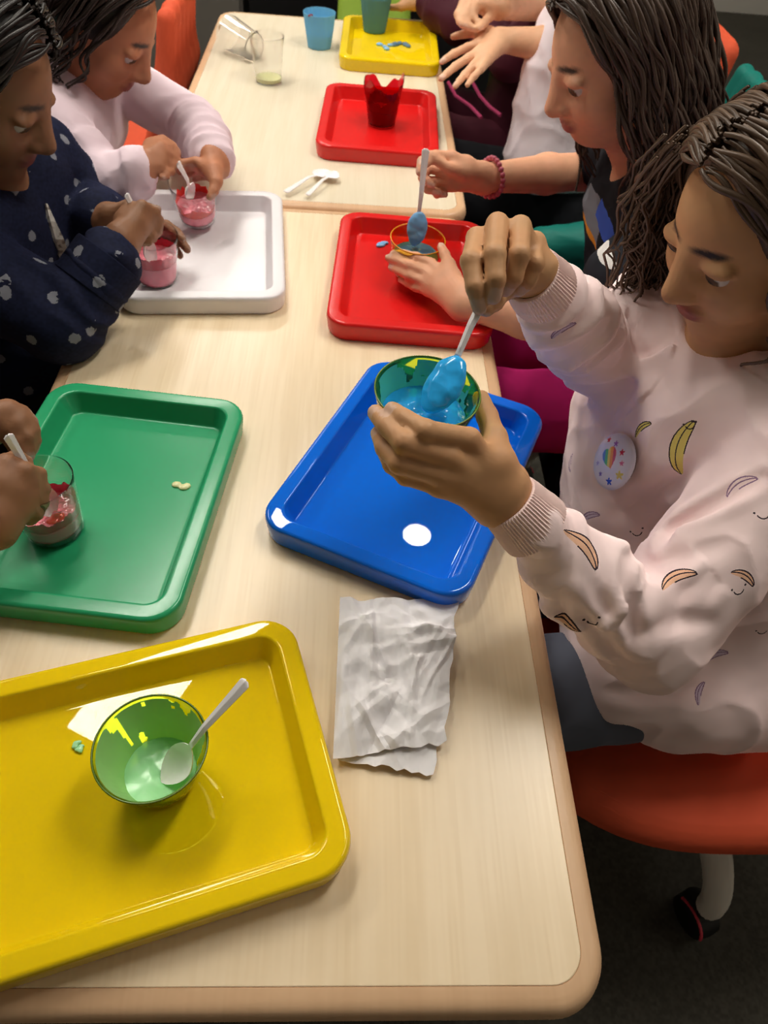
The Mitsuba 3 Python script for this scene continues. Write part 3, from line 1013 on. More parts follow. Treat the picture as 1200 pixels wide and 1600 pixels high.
def strands(roots, paths, r0, r1, color, seed, wave=0.006, wl=0.06, jitter=0.012, sides=5, n=22, vary=0.35):
    """hair: each entry of paths is a polyline; thin tubes follow it with waves of their own"""
    r = np.random.default_rng(seed)
    ms, cols = [], []
    for pts, count in paths:
        P = np.asarray(pts, float)
        tt = np.linspace(0, 1, len(P))
        from scipy.interpolate import make_interp_spline
        sp = make_interp_spline(tt, P, k=min(3, len(P) - 1))
        L = np.linalg.norm(np.diff(P, axis=0), axis=1).sum()
        for i in range(count):
            e = r.uniform(0.82, 1.0)
            t = np.linspace(0, e, n)
            q = sp(t)
            off = r.normal(0, jitter, 3)
            ph, ph2 = r.uniform(0, 6.28, 2)
            w = wave * r.uniform(0.4, 1.4)
            k = 2 * math.pi * L / (wl * r.uniform(0.8, 1.3))
            g = np.minimum(1, t * 2.2)[:, None]
            a = np.stack([np.sin(k * t + ph), np.sin(k * t * 0.9 + ph2), np.cos(k * t + ph)], 1) * w * g
            q = q + off * (0.55 + 0.6 * t[:, None]) + a
            rad = r0 + (r1 - r0) * t
            m = tube(q, rad * r.uniform(0.7, 1.3), sides, True)
            ms.append(m)
            cols.append(np.tile(np.array(color) * r.uniform(1 - vary, 1 + vary), (len(m.vertices), 1)))
    return trimesh.util.concatenate(ms), np.clip(np.vstack(cols), 0, 1)


class Person:
    def __init__(self, key, label, skin, J, head=None, res=0.004, wr=0.021, group=None, L=0.14, fr=1.0, seed=1, no_head=False):
        self.J, self.head, self.skin, self.L = J, head, skin, L
        k = self.key = thing('person', label, 'person', group)
        F = Field(res)
        nails, marks = [], []
        pel = (J['HL'] + J['HR']) / 2
        sh = (J['SL'] + J['SR']) / 2
        F.cone(J['HL'], J['HR'], 0.072, 0.072, 0.03)
        F.cone(pel, pel * 0.5 + sh * 0.5, 0.088, 0.085, 0.03)
        F.cone(pel * 0.5 + sh * 0.5, pel * 0.1 + sh * 0.9, 0.088, 0.082, 0.03)
        F.cone(J['SL'], J['SR'], 0.038, 0.038, 0.03)
        for s in 'LR':
            F.cone(J['S' + s], J['E' + s], 0.037, 0.030, 0.015)
            F.cone(J['E' + s], J['E' + s] * 0.6 + J['W' + s] * 0.4, 0.031, 0.0315, 0.012)
            F.cone(J['E' + s] * 0.6 + J['W' + s] * 0.4, J['W' + s], 0.0315, wr, 0.012)
            F.cone(J['H' + s], J['K' + s], 0.068, 0.047, 0.02)
            F.cone(J['K' + s], J['A' + s], 0.046, 0.03, 0.015)
            F.cone(J['A' + s], J['A' + s] + J['toe'] * 0.12 - [0, 0, 0.02], 0.032, 0.022, 0.015)
            if 'hand' + s in J:
                add_hand(F, J['W' + s], J['hand' + s], L, wr, nails, fr=fr)
        if head:
            hc, hf, hu, hs = head
            F.cone(sh, hc - unit(hu) * hs * 0.25 - unit(hf) * 0.01, 0.046, 0.044, 0.025)
            self.HR_ = add_head(F, hc, hf, hu, hs, marks)
        m = F.mesh()
        part(k, 'body', ply(m, 'skin', smooth=True, color=skin_colors(m.vertices, skin, nails, marks, seed)))
        for mk in marks:
            if mk[0] == 'eye':
                part(k, 'eye', eyeball(mk[1], mk[2], unit(hf) - 0.45 * self.HR_[:, 2]))
        self.pel, self.sh = pel, sh

    def top(self, m, sleeve=0.043, cuff=0.030, chest=0.092, res=0.004, seed=3, amp=0.004, name='sweatshirt', short=None, label=None, extra=None, bottom=0.0, neck=0.053, hip=0.1, sleeve_end=0.93, deep=1.0, warps=(), arm_k=0.012):
        J, F = self.J, Field(res)
        pel, sh = self.pel, self.sh
        for s, o in (('L', 'R'), ('R', 'L')):
            a = J['H' + s] * 0.85 + J['H' + o] * 0.15 + [0, 0, bottom]
            b = J['S' + s] * 0.72 + J['S' + o] * 0.28
            F.cone(a, b - (b - a) * 0.12, hip * deep, chest * 0.92 * deep, 0.05)
            F.cone(b - (b - a) * 0.12, b, chest * 0.9 * deep, 0.055, 0.04)
            F.cone(b, J['S' + s], 0.055, sleeve + 0.008, 0.03)
            E, W = J['E' + s], J['W' + s]
            if short:
                F.cone(J['S' + s], J['S' + s] + (E - J['S' + s]) * short, sleeve + 0.004, sleeve + 0.006, 0.02)
            else:
                F.cone(J['S' + s] + (E - J['S' + s]) * 0.08, E, sleeve + 0.006, sleeve, arm_k)
                e = E + (W - E) * sleeve_end
                F.cone(E, E * 0.45 + e * 0.55, sleeve, sleeve * 0.95, arm_k * 0.6)
                F.cone(E * 0.45 + e * 0.55, e, sleeve * 0.95, cuff, 0.012)
        F.cone(pel + [0, 0, bottom], pel * 0.08 + sh * 0.92 - [0, 0, 0.02], hip * 0.95, chest * 0.72, 0.05)
        if extra:
            extra(F)
        if self.head:
            hc, hf, hu, hs = self.head
            F.cone(sh + (hc - sh) * 0.46, hc, neck, neck * 1.15, 0.006, True)
            F.ell(hc, np.array([0.36, 0.42, 0.46]) * hs, self.HR_, 0.0, True)
        F.warp(folds(seed, amp))
        for w in warps:
            F.warp(w)
        me = F.mesh()
        part(self.key, name, ply(me, m, smooth=True), label)
        return me

    def legs(self, m, name='trousers', r=(0.078, 0.062, 0.048), end=0.92, res=0.005, amp=0.003, label=None):
        J, F = self.J, Field(res)
        F.cone(J['HL'], J['HR'], r[0] + 0.008, r[0] + 0.008, 0.03)
        for s in 'LR':
            F.cone(J['H' + s], J['K' + s], r[0], r[1], 0.02)
            if end > 0:
                F.cone(J['K' + s], J['K' + s] + (J['A' + s] - J['K' + s]) * end, r[1], r[2], 0.015)
        F.warp(folds(8, amp))
        part(self.key, name, ply(F.mesh(), m, smooth=True), label)

    def shoes(self, m):
        for s in 'LR':
            a = self.J['A' + s]
            F = Field(0.005)
            F.cone(a - [0, 0, 0.02], a + self.J['toe'] * 0.15 - [0, 0, 0.035], 0.04, 0.034, 0.02)
            F.plane([0, 0, 0.004], [0, 0, -1])
            part(self.key, 'shoe', ply(F.mesh(), m, smooth=True))

    def hair(self, color, paths=(), count=200, length=0.9, seed=5, r=(0.0034, 0.0013), front=0.34, lock_wave=0.012, **kw):
        """a smooth under-layer, locks that run from the parting over the skull and hang, and the named extra locks"""
        hc, hf, hu, hs = self.head
        R = self.HR_
        P = lambda q: hc + (np.asarray(q, float) * hs) @ R.T
        F = Field(0.004)
        F.ell(P((0, -0.07, 0.13)), np.array((0.385, 0.465, 0.425)) * hs, R)
        F.cone(P((0, -0.25, 0.0)), P((0, -0.22, -0.35)), 0.26 * hs, 0.2 * hs, 0.02)
        F.ell(P((0, 0.46, -0.12)), np.array([0.37, 0.44, 0.60]) * hs, R, 0.015, True)
        m = F.mesh()
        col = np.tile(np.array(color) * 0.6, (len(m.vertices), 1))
        g = np.random.default_rng(seed)
        ms, cs = [m], [col]
        for i in range(count):
            y0 = g.uniform(-0.50, front)
            sd = g.choice([-1, 1])
            ph = np.radians(np.linspace(g.uniform(0, 9), 98, 9))
            lift = g.uniform(0.97, 1.06)
            yy = y0 - 0.16 * (ph / 1.7) ** 1.3 * (1 if y0 > -0.2 else 0.3)
            yy = yy + 0.02 * np.sin(ph * g.uniform(2, 5) + g.uniform(0, 6.28))
            k = np.sqrt(np.clip(1 - ((yy + 0.07) / 0.52) ** 2, 0.12, 1))
            pts = np.stack([sd * 0.42 * lift * np.sin(ph) * k, yy, 0.10 + 0.46 * lift * np.cos(ph) * np.clip(k + 0.12, 0, 1)], 1)
            n2 = 8
            Lh = length * g.uniform(0.7, 1.05)
            dn = np.linspace(0, 1, n2 + 1)[1:]
            tail = pts[-1] + np.stack([sd * 0.06 * np.sin(dn * 3) + g.normal(0, 0.03) * dn, g.normal(0, 0.05) * dn - 0.02 * dn, -Lh * dn], 1)
            q = P(np.vstack([pts, tail]))
            t = np.linspace(0, 1, len(q))
            w = lock_wave * hs / 0.2 * np.clip(t * 1.6 - 0.5, 0, 1)
            f1, f2 = g.uniform(0, 6.28, 2)
            q = q + np.stack([np.sin(t * 17 + f1), np.cos(t * 15 + f2), 0 * t], 1) * w[:, None]
            from scipy.interpolate import make_interp_spline
            q = make_interp_spline(t, q, k=3)(np.linspace(0, 1, 34))
            rad = np.interp(np.linspace(0, 1, 34), [0, 0.15, 0.6, 1], [r[0] * 0.6, r[0], r[0] * 0.8, r[1]]) * g.uniform(0.6, 1.15)
            tb = tube(q, rad, 6)
            ms.append(tb)
            cs.append(np.tile(np.array(color) * g.uniform(0.65, 1.35), (len(tb.vertices), 1)))
        if paths:
            st, sc = strands(None, [([P(q) for q in pts], c) for pts, c in paths], 0.0020, 0.0010, color, seed, **kw)
            ms.append(st)
            cs.append(sc)
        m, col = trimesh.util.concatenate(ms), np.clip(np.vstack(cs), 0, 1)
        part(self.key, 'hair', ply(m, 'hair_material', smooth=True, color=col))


# ---- skin tones
TAN, ROSY, FAWN, BROWN, DEEP = srgb(188, 142, 102), srgb(214, 158, 126), srgb(222, 172, 136), srgb(132, 92, 66), srgb(140, 98, 70)
HAIR = srgb(84, 66, 52)

# ---- cloth
A_DECALS = []
PINK = srgb(246, 224, 224)


def banana(x, y, L, W):
    """signed: inside a banana of half length L and half width W, bending with x"""
    yy = y - 0.30 * L * (1 - (x / L) ** 2)
    w = W * dr.sqrt(dr.maximum(0.0, 1 - (x / L) ** 2))
    return yy, w


def pink_print(p, n, uv):
    col = mi.Color3f(PINK)
    col = mix(col, srgb(226, 200, 200), 0.5 * noise(p.x * 40, p.y * 40, p.z * 40))
    for c, ux, uy, un, tint, line, L, kind in A_DECALS:
        q = p - mi.Point3f(*c)
        x, y, z = dr.dot(q, mi.Vector3f(*ux)), dr.dot(q, mi.Vector3f(*uy)), dr.dot(q, mi.Vector3f(*un))
        near = (dr.abs(z) < 0.018)
        if kind == 'banana':
            yy, w = banana(x, y, L, L * 0.26)
            ins = near & (dr.abs(x) < L) & (dr.abs(yy) < w)
            col = dr.select(ins, mi.Color3f(tint), col)
            ln = near & (dr.abs(x) < L) & ((dr.abs(yy - w * 1.0) < 0.0007) | (dr.abs(yy - w * 0.1) < 0.0006) | ((dr.abs(yy + w) < 0.0006) & (x > -L * 0.2)) | ((dr.abs(x - L * 0.97) < 0.0012) & (dr.abs(yy) < L * 0.09)))
            col = dr.select(ln, mi.Color3f(line), col)
        else:
            eye = (dr.sqrt(dr.square(x + L) + dr.square(y)) < 0.0011) | (dr.sqrt(dr.square(x - L) + dr.square(y - 0.3 * L)) < 0.0011)
            smile = (dr.abs(dr.sqrt(dr.square(x) + dr.square(y + 0.1 * L)) - 0.75 * L) < 0.0006) & (y < -0.3 * L)
            col = dr.select(near & (eye | smile), mi.Color3f(line), col)
    return col


mat('pink_cotton', proc(pink_print), 0.92, 0.12, sheen=0.3)
mat('pink_rib', srgb(238, 212, 208), 0.92, 0.12, sheen=0.3)


def dots(p, n, uv):
    ax, ay, az = dr.abs(n.x), dr.abs(n.y), dr.abs(n.z)
    a = dr.select((ax > ay) & (ax > az), p.y, p.x)
    b = dr.select(az > dr.maximum(ax, ay), p.y, p.z)
    s = 0.052
    v = b / s
    row = dr.floor(v)
    u = a / s + 0.5 * (row - 2 * dr.floor(row / 2)) + 0.15 * cell(row)
    du, dv = u - dr.floor(u) - 0.5, v - row - 0.5
    d = dr.sqrt(dr.square(du) + dr.square(dv)) + 0.05 * (noise(p.x * 500, p.y * 500, p.z * 500) - 0.5)
    base = mix(srgb(15, 19, 40), srgb(22, 28, 56), noise(p.x * 300, p.y * 300, p.z * 300))
    return dr.select(d < 0.13, mi.Color3f(srgb(120, 122, 132)), base)


def cell(r):
    return mikit.cell_rand(r, 3)


mat('navy_dots', proc(dots), 0.85, 0.2)
mat('pale_pink_cotton', srgb(224, 204, 214), 0.92, 0.12, sheen=0.3)
mat('white_cotton', srgb(222, 214, 222), 0.92, 0.12)
mat('maroon_velvet', srgb(62, 14, 30), 0.8, 0.2, sheen=0.8)
mat('dark_cotton', srgb(34, 35, 40), 0.92, 0.12)
mat('black_cotton', srgb(24, 25, 29), 0.92, 0.12)
mat('magenta_cotton', srgb(168, 26, 96), 0.85, 0.15, sheen=0.3)
mat('grey_denim', srgb(92, 98, 112), 0.92, 0.12)
mat('brown_cotton', srgb(60, 48, 44), 0.92, 0.12)
mat('magenta_cord', srgb(160, 58, 96), 0.85, 0.15)
mat('gold_thread', srgb(196, 166, 116), 0.45, 0.5)
mat('coral_bead', srgb(178, 84, 104), 0.35, 0.5)

DOWN = np.array([0, 0, -1.0])


def seated(hl, hr, kl, kr, face, drop=0.34):
    """hips, knees, ankles and the toe direction of a seated child"""
    f = unit(face)
    return {'HL': hl, 'HR': hr, 'KL': kl, 'KR': kr, 'AL': kl + [*(f[:2] * -0.02), -drop], 'AR': kr + [*(f[:2] * -0.02), -drop], 'toe': f}


# ================= the child in pink at the blue tray
JA = seated(V(0.50, 0.46, -0.20), V(0.49, 0.63, -0.20), V(0.24, 0.41, -0.16), V(0.22, 0.60, -0.16), (-0.96, -0.27, 0), 0.46)
JA.update(SL=V(0.455, 0.520, 0.145), SR=V(0.395, 0.800, 0.150), EL=V(0.300, 0.372, 0.040), ER=V(0.297, 0.700, 0.130),
          WL=np.array((0.1408, 0.4177, 0.8835)), WR=np.array((0.1636, 0.6004, 0.9897)))
JA['handL'] = [
    [(0.1019, 0.4266, 0.9409), (0.0638, 0.4168, 0.9571), (0.0490, 0.4312, 0.9552), (0.0395, 0.4470, 0.9508)],
    [(0.0859, 0.4131, 0.9333), (0.0483, 0.4098, 0.9499), (0.0354, 0.4316, 0.9465), (0.0268, 0.4550, 0.9395)],
    [(0.0787, 0.4059, 0.9212), (0.0456, 0.4041, 0.9329), (0.0344, 0.4235, 0.9302), (0.0297, 0.4458, 0.9252)],
    [(0.0804, 0.4048, 0.9072), (0.0524, 0.4074, 0.9151), (0.0409, 0.4212, 0.9129), (0.0355, 0.4389, 0.9092)],
    [(0.1308, 0.4291, 0.9136), (0.1290, 0.4519, 0.9199), (0.1259, 0.4795, 0.9196), (0.1225, 0.5007, 0.9217)]]
JA['handR'] = [
    [(0.1124, 0.6026, 1.0179), (0.1025, 0.5572, 1.0216), (0.1057, 0.5373, 1.0101), (0.1119, 0.5330, 0.9936)],
    [(0.1290, 0.6070, 1.0297), (0.1209, 0.5555, 1.0296), (0.1222, 0.5384, 1.0176), (0.1222, 0.5345, 1.0037)],
    [(0.1501, 0.6089, 1.0277), (0.1434, 0.5625, 1.0269), (0.1406, 0.5533, 1.0108), (0.1375, 0.5583, 0.9963)],
    [(0.1681, 0.6151, 1.0107), (0.1632, 0.5802, 1.0093), (0.1596, 0.5737, 0.9955), (0.1543, 0.5766, 0.9844)],
    [(0.1506, 0.6006, 0.9836), (0.1411, 0.5856, 0.9805), (0.1300, 0.5647, 0.9801), (0.1213, 0.5476, 0.9831)]]
fA = unit([-0.90, -0.30, -0.42])
A = Person('person', 'child in a pink banana print sweatshirt stirring blue slime above the blue tray', TAN, JA,
           (V(0.395, 0.660, 0.318), fA, (-0.15, -0.02, 1), 0.205), res=0.0026, wr=0.0225, L=0.142, fr=1.12, seed=11)


def a_extra(F):
    # the puffed sleeve over the left elbow, the loose front and the hem
    F.cone(JA['EL'] + [0.012, 0.0, -0.012], JA['EL'] * 0.6 + JA['WL'] * 0.4, 0.052, 0.044, 0.006)
    F.cone(JA['EL'] + [0.026, 0.02, 0.0], JA['SL'], 0.056, 0.062, 0.007)
    F.cone(V(0.365, 0.47, -0.13), V(0.40, 0.66, -0.10), 0.085, 0.09, 0.05)
    F.cone(V(0.335, 0.415, -0.13), V(0.42, 0.43, -0.17), 0.052, 0.07, 0.04)
    F.cone(V(0.365, 0.62, 0.05), V(0.392, 0.655, 0.112), 0.060, 0.050, 0.04)
    F.cone(V(0.385, 0.600, 0.105), V(0.380, 0.700, 0.105), 0.056, 0.056, 0.05)
    F.cone(V(0.36, 0.60, -0.04), V(0.375, 0.72, 0.02), 0.075, 0.075, 0.05)
    F.cone(V(0.43, 0.42, -0.18), V(0.54, 0.43, -0.19), 0.062, 0.075, 0.04)


sw = A.top('pink_cotton', sleeve=0.046, cuff=0.030, chest=0.095, res=0.003, seed=21, amp=0.0055, extra=a_extra, hip=0.098, bottom=0.03, sleeve_end=0.80,
           warps=(rings_along(JA['EL'], JA['WL'], 0.004, 0.05), rings_along(JA['ER'], JA['WR'], 0.005, 0.035),
                  groove([(0.2583, 0.3892, 0.8415), (0.2542, 0.3605, 0.8331), (0.2666, 0.3408, 0.7920)], 0.020, 0.0055),
                  groove([(0.2579, 0.3878, 0.8416), (0.3164, 0.4412, 0.8107), (0.3535, 0.4545, 0.8391), (0.3949, 0.4681, 0.8689)], 0.020, 0.0055),
                  groove([(0.3039, 0.4285, 0.7971), (0.2972, 0.4084, 0.7980), (0.2789, 0.3763, 0.8196)], 0.005, 0.007),
                  groove([(0.2130, 0.3520, 0.8139), (0.2430, 0.3394, 0.7821), (0.2773, 0.3318, 0.7445)], 0.008, 0.007),
                  groove([(0.1808, 0.3729, 0.8312), (0.2015, 0.3567, 0.8062), (0.2836, 0.4440, 0.6078)], 0.006, 0.007),
                  groove([(0.3260, 0.6349, 0.8482), (0.3063, 0.6261, 0.7884), (0.2958, 0.5961, 0.7111)], 0.005, 0.009),
                  groove([(0.3676, 0.5282, 0.8278), (0.3507, 0.5395, 0.7704), (0.3219, 0.5521, 0.7103)], 0.008, 0.009),
                  groove([(0.2983, 0.4201, 0.7925), (0.3286, 0.4107, 0.8217), (0.3666, 0.4202, 0.8404)], 0.006, 0.008),
                  groove([(0.2719, 0.3402, 0.7932), (0.3137, 0.3574, 0.7891), (0.3545, 0.3603, 0.7809)], 0.006, 0.008),
                  groove([(0.2222, 0.3668, 0.8418), (0.2303, 0.3526, 0.8239), (0.2558, 0.3471, 0.8028)], 0.006, 0.006),
                  groove([(0.3022, 0.3835, 0.6059), (0.3439, 0.3754, 0.6082), (0.4095, 0.3881, 0.6015)], 0.007, 0.008)))
for s in 'LR':
    e, w = JA['E' + s], JA['W' + s]
    d = unit(w - e)
    part(A.key, 'cuff', ply(cuff_mesh(w - d * 0.006, w - d * 0.044, 0.0268, 0.0325), 'pink_rib', smooth=45), 'ribbed pink cuff')
A.legs('grey_denim', 'shorts', (0.076, 0.070, 0.05), 0.0, label='grey denim shorts')
A.shoes('white_plastic')


def surf(me, p):
    i = np.argmin(((me.vertices - np.asarray(p)) ** 2).sum(1))
    return me.vertices[i], unit(me.vertex_normals[i])


def decal(me, p, tilt, tint, line, L=0.018, kind='banana'):
    c, n = surf(me, p)
    e = unit(RT - n * (RT @ n))
    g = np.cross(n, e)
    a = math.radians(tilt)
    ux = e * math.cos(a) + g * math.sin(a)
    A_DECALS.append((c.tolist(), ux.tolist(), np.cross(n, ux).tolist(), n.tolist(), tint, line, L, kind))


INK, PEACH, YEL, LIL = srgb(60, 48, 56), srgb(236, 190, 160), srgb(226, 210, 120), srgb(208, 190, 210)
for p, tilt, tint, L, kind in [
        ((0.3245, 0.5795, 0.8208), 25, YEL, 0.014, 'banana'), ((0.3588, 0.5417, 0.8327), 80, YEL, 0.030, 'banana'), ((0.2868, 0.6405, 0.7073), 50, PINK, 0.012, 'banana'),
        ((0.2064, 0.3814, 0.8583), -50, PEACH, 0.021, 'banana'), ((0.3163, 0.3883, 0.8084), 25, PEACH, 0.018, 'banana'), ((0.2996, 0.5598, 0.6918), 25, LIL, 0.014, 'banana'),
        ((0.2080, 0.3496, 0.7901), -5, PEACH, 0.013, 'banana'), ((0.4368, 0.4177, 0.6163), 25, LIL, 0.019, 'banana'), ((0.3747, 0.3895, 0.8128), -30, PEACH, 0.014, 'banana'),
        ((0.2157, 0.6064, 0.9213), 40, LIL, 0.014, 'banana'), ((0.4222, 0.3837, 0.5949), 70, LIL, 0.014, 'banana'), ((0.3798, 0.4647, 0.8584), 30, PINK, 0.016, 'banana'),
        ((0.3463, 0.5326, 0.7058), 20, PINK, 0.007, 'face'), ((0.3920, 0.4385, 0.8524), 10, PINK, 0.008, 'face'), ((0.2253, 0.3453, 0.8063), 30, PINK, 0.007, 'face'),
        ((0.3725, 0.3842, 0.8068), 10, PINK, 0.007, 'face'), ((0.4823, 0.4322, 0.6579), 10, PINK, 0.007, 'face'), ((0.3576, 0.5551, 0.8526), 10, PINK, 0.006, 'face')]:
    decal(sw, p, tilt, tint, INK if kind == 'face' or tint in (PEACH, YEL) else srgb(150, 120, 150), L, kind)

# hair falling on the far side of the face, curling at the ends
A.hair(HAIR, [
    ([(0.36, 0.10, 0.36), (0.50, 0.18, 0.05), (0.54, 0.22, -0.30), (0.57, 0.28, -0.62), (0.62, 0.30, -0.90)], 60),
    ([(0.30, 0.22, 0.40), (0.47, 0.30, 0.10), (0.52, 0.34, -0.2), (0.60, 0.36, -0.60), (0.66, 0.34, -0.80)], 45),
    ([(0.30, -0.15, 0.42), (0.50, -0.10, 0.05), (0.52, -0.05, -0.4), (0.52, 0.05, -0.85)], 40),
], count=300, length=0.62, seed=41, jitter=0.010, wave=0.008, wl=0.055)


# the round badge on the chest
def badge():
    c, n = surf(sw, (0.3157, 0.5794, 0.7731))
    tow = unit(CAM - c)
    c = c + n * 0.006
    n = unit(0.50 * tow - 0.84 * RT + 0.16 * UP)
    R = frame(n, RT)
    c = c + n * 0.003

    def fn(p, nn, uv):
        q = p - mi.Point3f(*c.tolist())
        x, y = dr.dot(q, mi.Vector3f(*R[:, 0].tolist())) / 0.0325, dr.dot(q, mi.Vector3f(*R[:, 1].tolist())) / 0.0325
        col = mi.Color3f(srgb(222, 220, 240))
        hx, hy = x / 0.42, (y - 0.02) / 0.44
        heart = (dr.square(hx) + dr.square(hy - 0.55 * dr.sqrt(dr.abs(hx)))) < 0.62
        for k, cc in enumerate([srgb(214, 92, 110), srgb(206, 84, 120), srgb(228, 150, 90), srgb(226, 210, 110), srgb(110, 190, 130), srgb(96, 130, 200)]):
            col = dr.select(heart & (x - 0.25 * y < 0.40 - 0.13 * k), mi.Color3f(cc), col)
        for (a, b, r, cc) in [(0.0, 0.78, 0.10, srgb(206, 60, 90)), (0.58, 0.12, 0.12, srgb(196, 50, 80)), (0.34, 0.52, 0.11, srgb(150, 90, 190)), (-0.62, 0.1, 0.09, srgb(170, 160, 220)), (-0.52, -0.32, 0.09, srgb(120, 100, 190)),
                               (-0.16, -0.70, 0.14, srgb(60, 90, 210)), (0.34, -0.62, 0.16, srgb(220, 200, 110)), (0.52, -0.25, 0.10, srgb(214, 110, 160))]:
            rr = dr.sqrt(dr.square(x - a) + dr.square(y - b))
            th = dr.atan2(y - b, x - a)
            col = dr.select(rr < r * (0.75 + 0.3 * dr.cos(5 * th)), mi.Color3f(cc), col)
        return col
    mat('badge_print', proc(fn), 0.15, 0.5)
    k = thing('badge', 'round white pin badge with a rainbow heart on the pink sweatshirt', 'badge')
    part(k, 'face', ply(moved(lathe([(0, 0.0078), (0.011, 0.0076), (0.022, 0.0066), (0.029, 0.0046), (0.0318, 0.0025), (0.0325, 0.0004), (0.0315, -0.0006), (0, -0.0006)], 64), R, c), 'badge_print', smooth=50))
    part(k, 'back_rim', ply(moved(lathe([(0, -0.0008), (0.031, -0.0008), (0.0308, -0.002), (0, -0.002)], 48), R, c), 'grey_metal', smooth=40))


badge()

# ================= the child with the coral bracelet
JB = seated(V(0.56, 0.98, -0.20), V(0.56, 1.16, -0.20), V(0.25, 0.92, -0.155), V(0.24, 1.10, -0.16), (-1, 0, 0), 0.46)
JB.update(SL=V(0.46, 0.97, 0.155), SR=V(0.47, 1.25, 0.155), EL=V(0.31, 0.86, 0.06), ER=np.array((0.4144, 1.3092, 0.7750)), WL=np.array((0.1711, 0.9127, 0.7500)), WR=np.array((0.2146, 1.1707, 0.8150)))
JB['handL'] = [
    [(0.1249, 1.0010, 0.7580), (0.1017, 1.0115, 0.7610), (0.0838, 1.0222, 0.7590), (0.0686, 1.0294, 0.7550)],
    [(0.1155, 0.9902, 0.7500), (0.0922, 0.9990, 0.7540), (0.0745, 1.0167, 0.7510), (0.0613, 1.0295, 0.7470)],
    [(0.1140, 0.9783, 0.7410), (0.0929, 0.9888, 0.7430), (0.0771, 1.0064, 0.7400), (0.0659, 1.0210, 0.7360)],
    [(0.1203, 0.9673, 0.7320), (0.1036, 0.9792, 0.7300), (0.0915, 0.9917, 0.7280), (0.0814, 1.0062, 0.7250)],
    [(0.1534, 0.9651, 0.7580), (0.1490, 0.9864, 0.7660), (0.1447, 1.0113, 0.7680), (0.1406, 1.0367, 0.7670)]]
JB['handR'] = [
    [(0.1461, 1.1195, 0.8500), (0.1169, 1.1203, 0.8650), (0.1036, 1.1125, 0.8600), (0.1010, 1.0962, 0.8500)],
    [(0.1493, 1.1358, 0.8350), (0.1180, 1.1490, 0.8350), (0.1097, 1.1283, 0.8280), (0.1253, 1.1155, 0.8250)],
    [(0.1532, 1.1385, 0.8220), (0.1275, 1.1393, 0.8180), (0.1194, 1.1252, 0.8120), (0.1371, 1.1190, 0.8120)],
    [(0.1608, 1.1391, 0.8120), (0.1413, 1.1406, 0.8060), (0.1346, 1.1268, 0.8040), (0.1486, 1.1265, 0.8050)],
    [(0.1782, 1.1552, 0.8400), (0.1511, 1.1439, 0.8550), (0.1254, 1.1283, 0.8630), (0.1073, 1.1047, 0.8580)]]
fB = unit([-0.92, -0.2, -0.45])
B = Person('person', 'child with a coral bead bracelet and magenta leggings behind the child in pink', ROSY, JB, (V(0.345, 1.09, 0.325), fB, (-0.2, 0, 1), 0.205), res=0.0035, wr=0.022, L=0.135, seed=12)
B_PATCH = [((0.3863, 1.1131, 0.7909), 0.030, 0.014, srgb(120, 124, 134)), ((0.3837, 1.0435, 0.8126), 0.016, 0.008, srgb(70, 100, 200)),
           ((0.3891, 1.1253, 0.7606), 0.007, 0.006, srgb(214, 140, 50)), ((0.3458, 0.9154, 0.8413), 0.007, 0.013, srgb(214, 212, 210))]


def printed(p, n, uv):
    col = mix(srgb(32, 33, 38), srgb(42, 43, 50), noise(p.x * 60, p.y * 60, p.z * 60))
    for c, h, w, cc in B_PATCH:
        q = p - mi.Point3f(*c)
        x, y = dr.dot(q, mi.Vector3f(*RT.tolist())), q.z
        col = dr.select((dr.square(x / w) + dr.square(y / h) + 0.5 * (noise(p.x * 90, p.y * 90, p.z * 90) - 0.5) < 1) & (dr.norm(q) < 0.06), mi.Color3f(cc), col)
    return col


mat('printed_dark', proc(printed), 0.9, 0.12)
B.top('printed_dark', sleeve=0.044, chest=0.095, seed=31, name='shirt', short=0.55, hip=0.105)
B.legs('magenta_cotton', 'leggings', (0.082, 0.066, 0.046), label='magenta leggings')
B.shoes('black_plastic')
B.hair(srgb(70, 56, 48), count=260, length=1.05, seed=43, r=(0.0038, 0.0015))
bd = unit(JB['ER'] - JB['WR'])
bc = JB['WR'] + bd * 0.012
Rb = frame(bd)
beads = []
for i in range(22):
    a = 2 * math.pi * i / 22
    s = trimesh.creation.icosphere(2, 0.0042)
    s.vertices = s.vertices * [1, 1, 1.1] + bc + Rb @ np.array([math.cos(a) * 0.0285, math.sin(a) * 0.0285, 0.003 * math.sin(a * 2)])
    beads.append(s)
part(B.key, 'bracelet', ply(trimesh.util.concatenate(beads), 'coral_bead', smooth=True), 'coral bead bracelet on the wrist')

